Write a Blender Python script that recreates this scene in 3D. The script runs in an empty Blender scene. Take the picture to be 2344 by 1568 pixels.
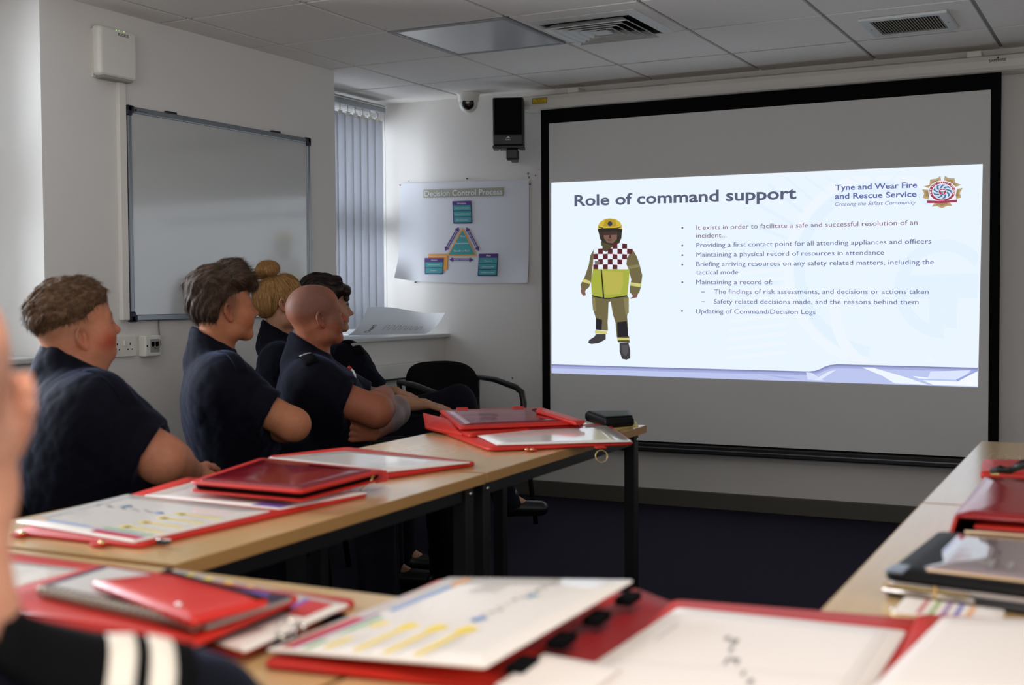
import bpy, bmesh, math, random
import numpy as np
from mathutils import Vector, Matrix, noise

scene = bpy.context.scene
COL = scene.collection
PI = math.pi
random.seed(7)

# ------------------------------------------------------------------ camera
CAM_Z = 1.15
FPX = 2837.73                      # focal length in pixels of the 2344 px wide frame
YAW, PITCH, ROLL = -0.476833, -0.037518, -0.006386


def cam_axes():
    cy, sy = math.cos(YAW), math.sin(YAW)
    cp, sp = math.cos(PITCH), math.sin(PITCH)
    cr, sr = math.cos(ROLL), math.sin(ROLL)
    fwd = np.array([sy * cp, cy * cp, sp])
    right = np.array([cy, -sy, 0.0])
    up = np.cross(right, fwd)
    return right * cr + up * sr, -right * sr + up * cr, fwd


C_R, C_U, C_F = cam_axes()
cam_data = bpy.data.cameras.new('camera')
cam = bpy.data.objects.new('camera', cam_data)
COL.objects.link(cam)
cam.matrix_world = Matrix((
    (C_R[0], C_U[0], -C_F[0], 0.0),
    (C_R[1], C_U[1], -C_F[1], 0.0),
    (C_R[2], C_U[2], -C_F[2], CAM_Z),
    (0, 0, 0, 1)))
cam_data.sensor_width = 36.0
cam_data.lens = FPX * 36.0 / 2344.0
cam_data.clip_start = 0.05
cam_data.dof.use_dof = True
cam_data.dof.focus_distance = 5.4
cam_data.dof.aperture_fstop = 3.4
scene.camera = cam

# ------------------------------------------------------------------ view, world
scene.view_settings.view_transform = 'Standard'
scene.view_settings.look = 'None'
scene.view_settings.exposure = 0.0
scene.view_settings.gamma = 1.0
scene.view_settings.use_curve_mapping = False
scene.cycles.use_denoising = True
scene.cycles.max_bounces = 7
scene.cycles.diffuse_bounces = 5
scene.cycles.glossy_bounces = 3
scene.cycles.transmission_bounces = 3
scene.cycles.transparent_max_bounces = 6
scene.cycles.sample_clamp_indirect = 4.0
scene.cycles.caustics_reflective = False
scene.cycles.caustics_refractive = False

world = bpy.data.worlds.new('overcast_sky')
scene.world = world
world.use_nodes = True
wnt = world.node_tree
bg = wnt.nodes['Background']
bg.inputs[0].default_value = (0.78, 0.86, 1.0, 1)
bg.inputs[1].default_value = 1.6


def window_light(name, loc, rot, sx, sy, energy, color):
    d = bpy.data.lights.new(name, 'AREA')
    d.shape = 'RECTANGLE'
    d.size, d.size_y, d.energy, d.color = sx, sy, energy, color
    o = bpy.data.objects.new(name, d)
    COL.objects.link(o)
    o.location, o.rotation_euler = loc, rot
    return o


# daylight that comes in through the windows, the right one assumed and the back one added (each lamp sits just outside its panes)
window_light('daylight_near_bay', (-4.36, 2.10, 1.62), (0, -PI / 2, 0), 1.25, 1.8, 205, (0.84, 0.91, 1.0))
window_light('daylight_far_bay', (-4.36, 5.87, 1.62), (0, -PI / 2, 0), 1.25, 1.0, 42, (0.84, 0.91, 1.0))
window_light('assumed_light_right_wall', (2.16, 0.2, 1.62), (0, PI / 2, 0), 1.25, 3.2, 36, (1.0, 0.95, 0.90))  # assumed window light, put in to brighten the near tables
window_light('added_light_back_wall', (0.0, -2.66, 1.62), (PI / 2, 0, 0), 3.2, 1.25, 56, (1.0, 0.93, 0.86))  # added light from behind the camera to brighten the front wall
# assumed ceiling lamp out of view, added to brighten the near tables (its fitting is built with the ceiling)
window_light('assumed_lamp_light', (-0.36, 0.67, 2.300), (0, 0, 0), 0.54, 0.54, 19, (1.0, 0.93, 0.85))


# ------------------------------------------------------------------ measuring helpers
def ray(u, v):
    """direction from the camera station through a point measured on the photograph"""
    return C_R * ((u - 1172.0) / FPX) - C_U * ((v - 784.0) / FPX) + C_F


STATION = np.array([0.0, 0.0, CAM_Z])


def on_z(u, v, z):
    d = ray(u, v)
    return STATION + d * ((z - CAM_Z) / d[2])


def on_y(u, v, y):
    d = ray(u, v)
    return STATION + d * (y / d[1])


def on_x(u, v, x):
    d = ray(u, v)
    return STATION + d * (x / d[0])


# ------------------------------------------------------------------ materials
MATS = {}


def mat(name, color, rough=0.6, metal=0.0, spec=0.5, var=0.0, vscale=20.0, bump=0.0, bscale=200.0,
        coat=0.0, sheen=0.0, stretch=None):
    if name in MATS:
        return MATS[name]
    m = bpy.data.materials.new(name)
    m.use_nodes = True
    nt = m.node_tree
    b = nt.nodes['Principled BSDF']
    b.inputs['Base Color'].default_value = (*color, 1)
    b.inputs['Roughness'].default_value = rough
    b.inputs['Metallic'].default_value = metal
    b.inputs['Specular IOR Level'].default_value = spec
    b.inputs['Coat Weight'].default_value = coat
    b.inputs['Coat Roughness'].default_value = 0.08
    b.inputs['Sheen Weight'].default_value = sheen
    if var or bump:
        tc = nt.nodes.new('ShaderNodeTexCoord')
        src = tc.outputs['Object']
        if stretch:
            mp = nt.nodes.new('ShaderNodeMapping')
            mp.inputs['Scale'].default_value = stretch
            nt.links.new(src, mp.inputs['Vector'])
            src = mp.outputs['Vector']
    if var:
        n = nt.nodes.new('ShaderNodeTexNoise')
        n.inputs['Scale'].default_value = vscale
        n.inputs['Detail'].default_value = 5
        nt.links.new(src, n.inputs['Vector'])
        r = nt.nodes.new('ShaderNodeValToRGB')
        r.color_ramp.elements[0].position = 0.3
        r.color_ramp.elements[1].position = 0.7
        r.color_ramp.elements[0].color = (*[c * (1 - var) for c in color], 1)
        r.color_ramp.elements[1].color = (*[min(1, c * (1 + var)) for c in color], 1)
        nt.links.new(n.outputs['Fac'], r.inputs['Fac'])
        nt.links.new(r.outputs['Color'], b.inputs['Base Color'])
    if bump:
        n2 = nt.nodes.new('ShaderNodeTexNoise')
        n2.inputs['Scale'].default_value = bscale
        n2.inputs['Detail'].default_value = 3
        nt.links.new(src, n2.inputs['Vector'])
        bp = nt.nodes.new('ShaderNodeBump')
        bp.inputs['Strength'].default_value = bump
        bp.inputs['Distance'].default_value = 0.002
        nt.links.new(n2.outputs['Fac'], bp.inputs['Height'])
        nt.links.new(bp.outputs['Normal'], b.inputs['Normal'])
    MATS[name] = m
    return m


def glow(name, color, strength=1.0):
    if name in MATS:
        return MATS[name]
    m = bpy.data.materials.new(name)
    m.use_nodes = True
    nt = m.node_tree
    nt.nodes.remove(nt.nodes['Principled BSDF'])
    e = nt.nodes.new('ShaderNodeEmission')
    e.inputs['Color'].default_value = (*color, 1)
    e.inputs['Strength'].default_value = strength
    nt.links.new(e.outputs[0], nt.nodes['Material Output'].inputs['Surface'])
    MATS[name] = m
    return m


def srgb(r, g, b):
    f = lambda c: (c / 255.0 / 12.92) if c <= 10 else ((c / 255.0 + 0.055) / 1.055) ** 2.4
    return (f(r), f(g), f(b))


# ------------------------------------------------------------------ mesh builder
class MB:
    """collects shapes, then links them as ONE mesh object"""

    def __init__(self):
        self.v, self.f, self.mi, self.mats, self.smooth = [], [], [], [], []

    def slot(self, m):
        if m not in self.mats:
            self.mats.append(m)
        return self.mats.index(m)

    def add(self, verts, faces, m, smooth=False):
        o = len(self.v)
        self.v += [tuple(p) for p in verts]
        k = self.slot(m)
        for fc in faces:
            self.f.append([i + o for i in fc])
            self.mi.append(k)
            self.smooth.append(smooth)
        return self

    def bm(self, bmx, m, M=None, smooth=False):
        bmx.verts.index_update()
        vs = [(M @ v.co if M else v.co)[:] for v in bmx.verts]
        self.add(vs, [[v.index for v in f.verts] for f in bmx.faces], m, smooth)
        bmx.free()
        return self

    def box(self, c, s, m, rot=None, bevel=0.0, seg=2):
        b = bmesh.new()
        bmesh.ops.create_cube(b, size=1)
        for v in b.verts:
            v.co = Vector((v.co.x * s[0], v.co.y * s[1], v.co.z * s[2]))
        if bevel:
            bmesh.ops.bevel(b, geom=b.edges[:], offset=bevel, segments=seg, affect='EDGES', profile=0.5)
        M = Matrix.Translation(Vector(c))
        if rot is not None:
            M = M @ rot.to_4x4()
        return self.bm(b, m, M, smooth=False)

    def span(self, a, b, m, bevel=0.0):
        c = [(a[i] + b[i]) / 2 for i in range(3)]
        s = [abs(a[i] - b[i]) for i in range(3)]
        return self.box(c, s, m, bevel=bevel)

    def tube(self, path, r, m, seg=10, closed=False, cap=True):
        P = [Vector(p) for p in path]
        n = len(P)
        rs = r if isinstance(r, (list, tuple)) else [r] * n
        rings = []
        up = None
        for i in range(n):
            if closed:
                t = (P[(i + 1) % n] - P[i - 1]).normalized()
            else:
                t = (P[min(i + 1, n - 1)] - P[max(i - 1, 0)]).normalized()
            if up is None:
                up = t.orthogonal().normalized()
            up = (up - t * up.dot(t))
            up = up.normalized() if up.length > 1e-6 else t.orthogonal().normalized()
            w = t.cross(up)
            rings.append([P[i] + (up * math.cos(2 * PI * k / seg) + w * math.sin(2 * PI * k / seg)) * rs[i] for k in range(seg)])
        vs = [p for rg in rings for p in rg]
        fs = []
        for i in range(n if closed else n - 1):
            j = (i + 1) % n
            for k in range(seg):
                fs.append([i * seg + k, i * seg + (k + 1) % seg, j * seg + (k + 1) % seg, j * seg + k])
        if cap and not closed:
            fs.append(list(range(seg))[::-1])
            fs.append([(n - 1) * seg + k for k in range(seg)])
        return self.add(vs, fs, m, True)

    def lathe(self, prof, m, seg=32, M=None):
        """prof: (radius, height) pairs about the local z axis"""
        vs, fs = [], []
        for (r, h) in prof:
            for k in range(seg):
                p = Vector((r * math.cos(2 * PI * k / seg), r * math.sin(2 * PI * k / seg), h))
                vs.append(M @ p if M else p)
        for i in range(len(prof) - 1):
            for k in range(seg):
                fs.append([i * seg + k, i * seg + (k + 1) % seg, (i + 1) * seg + (k + 1) % seg, (i + 1) * seg + k])
        fs.append(list(range(seg))[::-1])
        fs.append([(len(prof) - 1) * seg + k for k in range(seg)])
        return self.add(vs, fs, m, True)

    def poly(self, pts, m):
        return self.add(pts, [list(range(len(pts)))], m)

    def prism(self, pts2, z0, z1, m, M=None):
        n = len(pts2)
        vs = [Vector((p[0], p[1], z0)) for p in pts2] + [Vector((p[0], p[1], z1)) for p in pts2]
        if M:
            vs = [M @ v for v in vs]
        fs = [list(range(n))[::-1], list(range(n, 2 * n))] + [[i, (i + 1) % n, n + (i + 1) % n, n + i] for i in range(n)]
        return self.add(vs, fs, m)

    def build(self, name, parent=None, origin=(0, 0, 0), tri=True):
        me = bpy.data.meshes.new(name)
        ox, oy, oz = origin
        me.from_pydata([(x - ox, y - oy, z - oz) for x, y, z in self.v], [], self.f)
        for m in self.mats:
            me.materials.append(m)
        me.polygons.foreach_set('material_index', self.mi)
        me.polygons.foreach_set('use_smooth', self.smooth)
        me.update()
        o = bpy.data.objects.new(name, me)
        COL.objects.link(o)
        if parent is not None:
            o.parent = parent
        else:
            o.location = origin
        return o


def tag(o, label=None, cat=None, group=None, kind=None):
    if label:
        o['label'] = label
    if cat:
        o['category'] = cat
    if group:
        o['group'] = group
    if kind:
        o['kind'] = kind
    return o


def thing(name, label, cat, loc=(0, 0, 0), rz=0.0, group=None):
    o = bpy.data.objects.new(name, None)
    COL.objects.link(o)
    o.location = loc
    o.rotation_euler = (0, 0, rz)
    o.empty_display_size = 0.1
    return tag(o, label, cat, group)


def struct(name, mb, label=None):
    o = mb.build(name)
    return tag(o, label, None, None, 'structure')


def copy_tree(o, parent=None):
    c = o.copy()
    COL.objects.link(c)
    if parent is not None:
        c.parent = parent
    for ch in list(o.children):
        copy_tree(ch, c)
    return c


_txt_cache = {}


def text_shape(body, bold=0.0, shear=0.0, res=3):
    """outline of a line of lettering, cap height about 0.7, as (verts, faces)"""
    key = (body, bold, shear, res)
    if key in _txt_cache:
        return _txt_cache[key]
    cu = bpy.data.curves.new('lettering', 'FONT')
    cu.body = body
    cu.size = 1.0
    cu.resolution_u = res
    cu.offset = bold
    cu.shear = shear
    cu.fill_mode = 'BOTH'
    o = bpy.data.objects.new('lettering', cu)
    COL.objects.link(o)
    dg = bpy.context.evaluated_depsgraph_get()
    dg.update()
    me = bpy.data.meshes.new_from_object(o.evaluated_get(dg))
    vs = [(v.co.x, v.co.y) for v in me.vertices]
    fs = [list(p.vertices) for p in me.polygons]
    COL.objects.unlink(o)
    bpy.data.objects.remove(o)
    bpy.data.curves.remove(cu)
    bpy.data.meshes.remove(me)
    _txt_cache[key] = (vs, fs)
    return vs, fs


def letter(mb, body, a, b, cap, upv, m, lift=(0, 0, 0), bold=0.0, shear=0.0, fit=True):
    """set a line of lettering from world point a to b (its baseline), cap height cap along upv"""
    vs, fs = text_shape(body, bold, shear)
    if not vs:
        return
    a, b, upv, lift = Vector(a), Vector(b), Vector(upv).normalized(), Vector(lift)
    x0 = min(p[0] for p in vs)
    x1 = max(p[0] for p in vs)
    d = (b - a) / (x1 - x0)
    k = cap / 0.69
    if not fit:
        d = (b - a).normalized() * k
    mb.add([a + lift + d * (p[0] - x0) + upv * (p[1] * k) for p in vs], fs, m)


# ------------------------------------------------------------------ the setting
XL, YF, CEIL, XB, SILL, HEAD = -3.762, 6.381, 2.315, -4.20, 0.93, 2.25
XR, YB = 2.0, -2.5
M_wall = mat('painted_plaster', srgb(220, 217, 212), 0.75, spec=0.25, bump=0.08, bscale=260)
M_ceil = mat('ceiling_tile', srgb(236, 232, 226), 0.9, spec=0.1, var=0.03, vscale=90, bump=0.25, bscale=350)
M_tbar = mat('ceiling_bar', srgb(150, 153, 155), 0.5)
M_carpet = mat('navy_carpet', srgb(44, 42, 54), 0.95, spec=0.05, var=0.35, vscale=260, bump=0.8, bscale=420)
M_skirt = mat('dark_skirting', srgb(84, 80, 72), 0.5)
M_white_pl = mat('white_plastic', srgb(225, 222, 214), 0.38)
M_upvc = mat('window_frame_white', srgb(232, 234, 236), 0.3)
M_black = mat('black_plastic', srgb(20, 20, 21), 0.45)
M_blackmatt = mat('black_cloth', srgb(12, 12, 13), 0.9, spec=0.1)
M_alu = mat('brushed_aluminium', srgb(150, 155, 160), 0.35, metal=0.85)
M_chrome = mat('chrome', srgb(215, 212, 205), 0.15, metal=1.0)
M_brass = mat('brass', srgb(205, 180, 120), 0.25, metal=1.0)
M_dark_text = mat('printed_dark', srgb(45, 45, 48), 0.6)


def glass_mat():
    m = bpy.data.materials.new('window_glass')
    m.use_nodes = True
    nt = m.node_tree
    nt.nodes.remove(nt.nodes['Principled BSDF'])
    t = nt.nodes.new('ShaderNodeBsdfTransparent')
    g = nt.nodes.new('ShaderNodeBsdfGlossy')
    g.inputs['Roughness'].default_value = 0.02
    fr = nt.nodes.new('ShaderNodeFresnel')
    fr.inputs['IOR'].default_value = 1.45
    mx = nt.nodes.new('ShaderNodeMixShader')
    nt.links.new(fr.outputs[0], mx.inputs[0])
    nt.links.new(t.outputs[0], mx.inputs[1])
    nt.links.new(g.outputs[0], mx.inputs[2])
    nt.links.new(mx.outputs[0], nt.nodes['Material Output'].inputs['Surface'])
    return m


M_glass = glass_mat()

b = MB()
b.span((-4.35, YB - .12, -0.1), (XR + .12, YF + .12, 0.0), M_carpet)
struct('floor', b)
b = MB()
b.span((-4.35, YF, 0), (XR + .12, YF + .12, CEIL + .1), M_wall)
struct('wall_front', b)
b = MB()
BX0, BX1 = -1.7, 1.7  # opening for the added back window
b.span((-4.35, YB - .12, 0), (BX0, YB, CEIL + .1), M_wall)
b.span((BX1, YB - .12, 0), (XR + .12, YB, CEIL + .1), M_wall)
b.span((BX0, YB - .12, 0), (BX1, YB, SILL), M_wall)
b.span((BX0, YB - .12, HEAD), (BX1, YB, CEIL + .1), M_wall)
struct('wall_back', b)
# left wall: two piers with a window bay on either side of the one in view
b = MB()
b.span((-4.35, 3.395, 0), (XL, 5.305, CEIL + .1), M_wall)
b.span((-4.35, YB, 0), (XL, 1.10, CEIL + .1), M_wall)
for y0, y1 in ((1.10, 3.395), (5.305, YF)):
    b.span((-4.35, y0, 0), (-3.745, y1, SILL - .022), M_wall)
    b.span((-4.35, y0, HEAD), (XB, y1, CEIL + .1), M_wall)
struct('wall_left', b)
# unseen right wall, set close so an assumed wide window lights the near tables
b = MB()
RY0, RY1 = -1.5, 1.9  # opening for the assumed right window
b.span((XR, YB, 0), (XR + .12, RY0, CEIL + .1), M_wall)
b.span((XR, RY1, 0), (XR + .12, YF, CEIL + .1), M_wall)
b.span((XR, RY0, 0), (XR + .12, RY1, SILL), M_wall)
b.span((XR, RY0, HEAD), (XR + .12, RY1, CEIL + .1), M_wall)
struct('wall_right', b)

# suspended ceiling: tiles hang a little below the bars between them
GX, GY, TX, TY = -3.592, 4.030, 0.588, 0.6117
b = MB()
b.span((-4.35, YB, CEIL + .010), (XR + .12, YF, CEIL + .06), M_tbar)
GAP = 0.010
for i in range(-2, 10):
    for j in range(-11, 4):
        if (i, j) in ((1, 1), (5, -6)):
            continue
        x0, x1 = GX + TX * i + GAP, GX + TX * (i + 1) - GAP
        y0, y1 = GY + TY * j + GAP, GY + TY * (j + 1) - GAP
        x0, x1, y1 = max(x0, -4.34), min(x1, XR + .1), min(y1, YF)
        if x1 - x0 < .02 or y1 - y0 < .02:
            continue
        b.span((x0, y0, CEIL), (x1, y1, CEIL + .012), M_ceil)
struct('ceiling', b)

b = MB()
b.span((XL + 0.0, YF - .018, 0), (XR, YF, 0.09), M_skirt, bevel=.004)
struct('baseboard_front', b)
b = MB()
b.span((XL, 1.1, 0), (XL + .016, YF - .02, 0.09), M_skirt, bevel=.004)
struct('baseboard_left', b)
for n, (y0, y1) in enumerate(((5.305, YF), (1.10, 3.395))):
    b = MB()
    b.span((XB, y0, SILL - .022), (-3.708, y1, SILL), mat('sill_laminate', srgb(196, 197, 194), 0.35), bevel=.006)
    struct('trim_%d' % (n + 1), b)
for n, (y0, y1) in enumerate(((5.305, YF), (1.10, 3.395))):
    f = MB()
    x0, x1 = -4.275, -4.215
    w = .055
    f.span((x0, y0, SILL), (x1, y1, SILL + w), M_upvc, bevel=.006)
    f.span((x0, y0, HEAD - w), (x1, y1, HEAD), M_upvc, bevel=.006)
    f.span((x0, y0, SILL + w), (x1, y0 + w, HEAD - w), M_upvc, bevel=.006)
    wr = w if n else .016
    f.span((x0, y1 - wr, SILL + w), (x1, y1, HEAD - w), M_upvc, bevel=.004)
    if n:
        ym = (y0 + y1) / 2
        f.span((x0, ym - .04, SILL + w), (x1, ym + .04, HEAD - w), M_upvc, bevel=.006)
    # the heavy transom across the window at eye height
    f.span((x0, y0 + w, 1.52), (x1, y1 - wr, 1.64), M_upvc, bevel=.006)
    fo = struct('window_%d' % (n + 1), f)
    g = MB()
    g.span((-4.250, y0 + w, SILL + w), (-4.246, y1 - wr, HEAD - w), M_glass)
    g.build('pane', fo)
f = MB()  # assumed right window, out of view, lets light onto the near tables
x0, x1, w = XR + .03, XR + .09, .055
f.span((x0, RY0, SILL), (x1, RY1, SILL + w), M_upvc)
f.span((x0, RY0, HEAD - w), (x1, RY1, HEAD), M_upvc)
for yy in (RY0, RY0 + 1.10, RY0 + 2.22, RY1 - w):
    f.span((x0, yy, SILL + w), (x1, yy + w, HEAD - w), M_upvc)
fo = struct('window_3', f)
g = MB()
g.span((XR + .058, RY0 + w, SILL + w), (XR + .062, RY1 - w, HEAD - w), M_glass)
g.build('pane', fo)

f = MB()  # unseen back window, added to let light onto the front wall
y0, y1, w = YB - .09, YB - .03, .055
f.span((BX0, y0, SILL), (BX1, y1, SILL + w), M_upvc)
f.span((BX0, y0, HEAD - w), (BX1, y1, HEAD), M_upvc)
for xx in (BX0, BX0 + 1.10, BX0 + 2.22, BX1 - w):
    f.span((xx, y0, SILL + w), (xx + w, y1, HEAD - w), M_upvc)
fo = struct('window_4', f)
g = MB()
g.span((BX0 + w, YB - .062, SILL + w), (BX1 - w, YB - .058, HEAD - w), M_glass)
g.build('pane', fo)


# ------------------------------------------------------------------ fittings on the walls and ceiling
def fabric_translucent():
    m = bpy.data.materials.new('blind_fabric')
    m.use_nodes = True
    nt = m.node_tree
    bs = nt.nodes['Principled BSDF']
    bs.inputs['Base Color'].default_value = (*srgb(214, 216, 220), 1)
    bs.inputs['Roughness'].default_value = 0.8
    tr = nt.nodes.new('ShaderNodeBsdfTranslucent')
    tr.inputs['Color'].default_value = (*srgb(206, 208, 214), 1)
    mx = nt.nodes.new('ShaderNodeMixShader')
    mx.inputs[0].default_value = 0.36
    nt.links.new(bs.outputs[0], mx.inputs[1])
    nt.links.new(tr.outputs[0], mx.inputs[2])
    nt.links.new(mx.outputs[0], nt.nodes['Material Output'].inputs['Surface'])
    return m


M_blind = fabric_translucent()
t = thing('vertical_blind', 'grey vertical slat blind drawn across the window beside the poster', 'blind', (-4.08, 5.8, SILL))
O = (-4.08, 5.8, SILL)
r = MB()
r.span((-4.115, 5.32, 2.238), (-4.055, 6.235, 2.282), M_alu, bevel=.004)
r.span((-4.052, 5.32, 2.266), (-4.049, 6.235, 2.272), M_white_pl)
r.build('headrail', t, O)
hook_m = M_white_pl
for k in range(12):
    yc = 6.186 - k * .0755
    s = MB()
    ang = math.radians(14)
    vs, fs = [], []
    for q in range(7):
        w = (q / 6 - .5) * .089
        bow = .004 * (1 - (2 * q / 6 - 1) ** 2)
        y = yc + w * math.cos(ang)
        x = -4.085 + w * math.sin(ang) + bow
        vs += [(x, y, 2.192), (x, y, .965), (x - .0012, y, 2.192), (x - .0012, y, .965)]
    for q in range(6):
        a, c = q * 4, q * 4 + 4
        fs += [[a, a + 1, c + 1, c], [a + 2, c + 2, c + 3, a + 3], [a, c, c + 2, a + 2], [a + 1, a + 3, c + 3, c + 1]]
    s.add(vs, fs, M_blind, True)
    so = s.build('slat', t, O)
    h = MB()
    h.span((-4.092, yc - .020, 2.178), (-4.078, yc + .020, 2.205), hook_m, bevel=.003)
    h.tube([(-4.085, yc, 2.200), (-4.085, yc, 2.240)], .004, hook_m, 8)
    h.build('hook', so, (0, 0, 0) if False else O)
    # the hook rides on its slat
b = MB()
b.tube([(-4.08, 6.26, 2.24), (-4.08, 6.262, 1.6), (-4.079, 6.264, 1.02)], .0022, M_white_pl, 6)
b.build('cord', t, O)

# whiteboard
WY0, WY1, WZ0, WZ1 = 3.822, 5.062, 1.056, 1.940
t = thing('whiteboard', 'blank magnetic whiteboard in a grey metal frame on the left wall', 'whiteboard', (XL, 4.44, WZ0))
O = (XL, 4.44, WZ0)
b = MB()
b.span((XL + .002, WY0 + .008, WZ0 + .008), (XL + .014, WY1 - .008, WZ1 - .008), mat('whiteboard_enamel', srgb(196, 198, 196), 0.17, spec=1.0, coat=1.0, bump=0.03, bscale=40))
b.build('writing_surface', t, O)
f = MB()
f.span((XL + .002, WY0 + .03, WZ1 - .026), (XL + .022, WY1 - .03, WZ1), M_alu, bevel=.004)
f.span((XL + .002, WY0 + .03, WZ0), (XL + .022, WY1 - .03, WZ0 + .026), M_alu, bevel=.004)
f.span((XL + .002, WY0, WZ0 + .03), (XL + .022, WY0 + .022, WZ1 - .03), M_alu, bevel=.004)
f.span((XL + .002, WY1 - .022, WZ0 + .03), (XL + .022, WY1, WZ1 - .03), M_alu, bevel=.004)
f.build('frame', t, O)
M_navy_pl = mat('navy_plastic', srgb(24, 28, 44), 0.4)
for yy in (WY0 - .004, WY1 + .004):
    for zz in (WZ0 - .004, WZ1 + .004):
        s = 1 if yy < 4 else -1
        q = 1 if zz < 1.5 else -1
        c = MB()
        c.span((XL + .001, yy, zz), (XL + .027, yy + s * .040, zz + q * .030), M_navy_pl, bevel=.007)
        c.span((XL + .001, yy, zz), (XL + .027, yy + s * .029, zz + q * .044), M_navy_pl, bevel=.007)
        c.build('corner_cap', t, O)
for yy, zz in ((4.085, WZ1 + .004), (4.801, WZ1 + .004), (4.32, WZ0 - .004)):
    c = MB()
    c.span((XL + .001, yy - .03, zz - .004), (XL + .020, yy + .03, zz + .005), M_black, bevel=.002)
    c.build('mounting_clip', t, O)
c = MB()
letter(c, 'magnetic board', (XL + .0225, 3.885, WZ1 - .017), (XL + .0225, 3.935, WZ1 - .017), .006, (0, 0, 1), M_dark_text)
c.span((XL + .022, 3.862, WZ1 - .018), (XL + .0226, 3.874, WZ1 - .008), M_dark_text)
c.build('maker_mark', t, O)

# wireless access point, its trunking, sockets
t = thing('wireless_access_point', 'white wall-mounted wireless access point near the ceiling above the trunking', 'access point', (XL, 3.746, 2.02))
O = (XL, 3.746, 2.02)
b = MB()
b.box((XL + .031, 3.745, 2.136), (.050, .206, .200), M_white_pl, bevel=.018, seg=4)
b.box((XL + .004, 3.745, 2.128), (.008, .185, .19), M_white_pl)
b.build('housing', t, O)
b = MB()
letter(b, 'RUCKUS', (XL + .0566, 3.742, 2.206), (XL + .0566, 3.800, 2.206), .0115, (0, 0, 1), M_dark_text, bold=.02)
b.build('maker_name', t, O)
for yy in (3.732, 3.747, 3.774):
    b = MB()
    b.box((XL + .0565, yy, 2.226), (.002, .004, .003), glow('indicator_green', (0.45, 0.9, 0.25), 0.9))
    b.build('indicator_light', t, O)
b = MB()
b.box((XL + .03, 3.745, 2.034), (.045, .16, .012), mat('grey_plastic', srgb(150, 148, 142), .5), bevel=.004)
b.build('bottom_edge', t, O)
b = MB()
b.span((XL, 3.776, 1.06), (XL + .022, 3.815, 2.030), M_white_pl, bevel=.003)
o = b.build('cable_trunking', None, (XL, 3.808, 1.06))
tag(o, 'vertical white cable trunking running down beside the whiteboard', 'trunking')

t = thing('power_socket', 'white double power socket behind the leftmost seated person', 'socket', (XL, 3.785, .955))
O = (XL, 3.785, .955)
b = MB()
b.box((XL + .006, 3.785, .953), (.012, .146, .086), M_white_pl, bevel=.003)
b.build('faceplate', t, O)
for yy in (3.750, 3.822):
    b = MB()
    for dy, dz, sy, sz in ((0, .010, .004, .009), (-.012, -.013, .007, .0045), (.012, -.013, .007, .0045)):
        b.box((XL + .0122, yy + dy, .953 + dz), (.001, sy, sz), M_blackmatt)
    b.build('pin_holes', t, O)
    b = MB()
    b.box((XL + .014, yy - .028 if yy < 3.8 else yy - .030, .966), (.006, .012, .022), M_white_pl, bevel=.002)
    b.build('switch', t, O)
t = thing('data_outlet', 'white surface-mounted data outlet box under the whiteboard', 'outlet', (XL, 3.925, .95))
O = (XL, 3.925, .95)
b = MB()
b.box((XL + .021, 3.925, .951), (.042, .090, .088), M_white_pl, bevel=.005)
b.build('back_box', t, O)
b = MB()
b.box((XL + .0425, 3.933, .951), (.002, .052, .056), mat('grey_plastic', srgb(150, 148, 142), .5))
for dy in (-.012, .012):
    b.box((XL + .044, 3.933 + dy, .958), (.002, .017, .020), M_blackmatt)
b.build('module_plate', t, O)
for yy in (3.889, 3.961):
    b = MB()
    b.tube([(XL + .041, yy, .951), (XL + .0435, yy, .951)], .004, M_blackmatt, 10)
    b.build('screw', t, O)
b = MB()
b.tube([(XL + .008, 3.995, WZ0), (XL + .012, 3.99, 1.03), (XL + .03, 3.975, .985), (XL + .055, 3.955, .955), (XL + .052, 3.935, .940), (XL + .046, 3.925, .948)], .0028, mat('grey_cable', srgb(120, 118, 112), .5), 8)
o = b.build('cable', None, (XL, 3.99, 1.0))
tag(o, 'thin grey cable hanging from the whiteboard into the data outlet', 'cable')

# dado trunking under the far sill
b = MB()
b.span((-3.745, 5.30, .700), (-3.690, 6.14, .778), M_white_pl, bevel=.004)
b.span((-3.745, 5.30, .690), (-3.700, 6.37, .6995), M_black)
o = b.build('dado_trunking', None, (-3.72, 5.8, .70))
tag(o, 'white dado trunking under the windowsill beside the empty chair', 'trunking')

# loudspeaker on its bracket
SPK = thing('loudspeaker', 'black loudspeaker bracketed to the front wall left of the projection screen', 'speaker', (-3.19, 6.2, 1.91))
O = (-3.19, 6.2, 1.91)
t = SPK
b = MB()
b.span((-3.275, 6.13, 1.985), (-3.106, 6.29, 2.243), M_black, bevel=.008)
b.build('cabinet', t, O)
b = MB()
b.span((-3.266, 6.117, 2.040), (-3.115, 6.131, 2.236), M_blackmatt, bevel=.004)
b.build('grille', t, O)
b = MB()
b.span((-3.270, 6.119, 1.985), (-3.111, 6.132, 2.036), M_black, bevel=.003)
M_lt = mat('printed_white', srgb(205, 205, 205), .5)
b.poly([(-3.203, 6.1185, 2.018), (-3.190, 6.1185, 2.030), (-3.177, 6.1185, 2.018), (-3.184, 6.1185, 2.018), (-3.190, 6.1185, 2.022), (-3.196, 6.1185, 2.018)], M_lt)
for k, hh in enumerate((.008, .005, .005, .008, .005, .005)):
    b.poly([(-3.205 + k * .005, 6.1185, 2.007), (-3.2015 + k * .005, 6.1185, 2.007), (-3.2015 + k * .005, 6.1185, 2.007 + hh), (-3.205 + k * .005, 6.1185, 2.007 + hh)], M_lt)
b.build('badge_panel', t, O)
b = MB()
b.span((-3.278, 6.14, 1.967), (-3.103, 6.26, 1.984), M_black, bevel=.004)
b.span((-3.205, 6.15, 1.905), (-3.135, 6.22, 1.968), M_black, bevel=.010)
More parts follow.
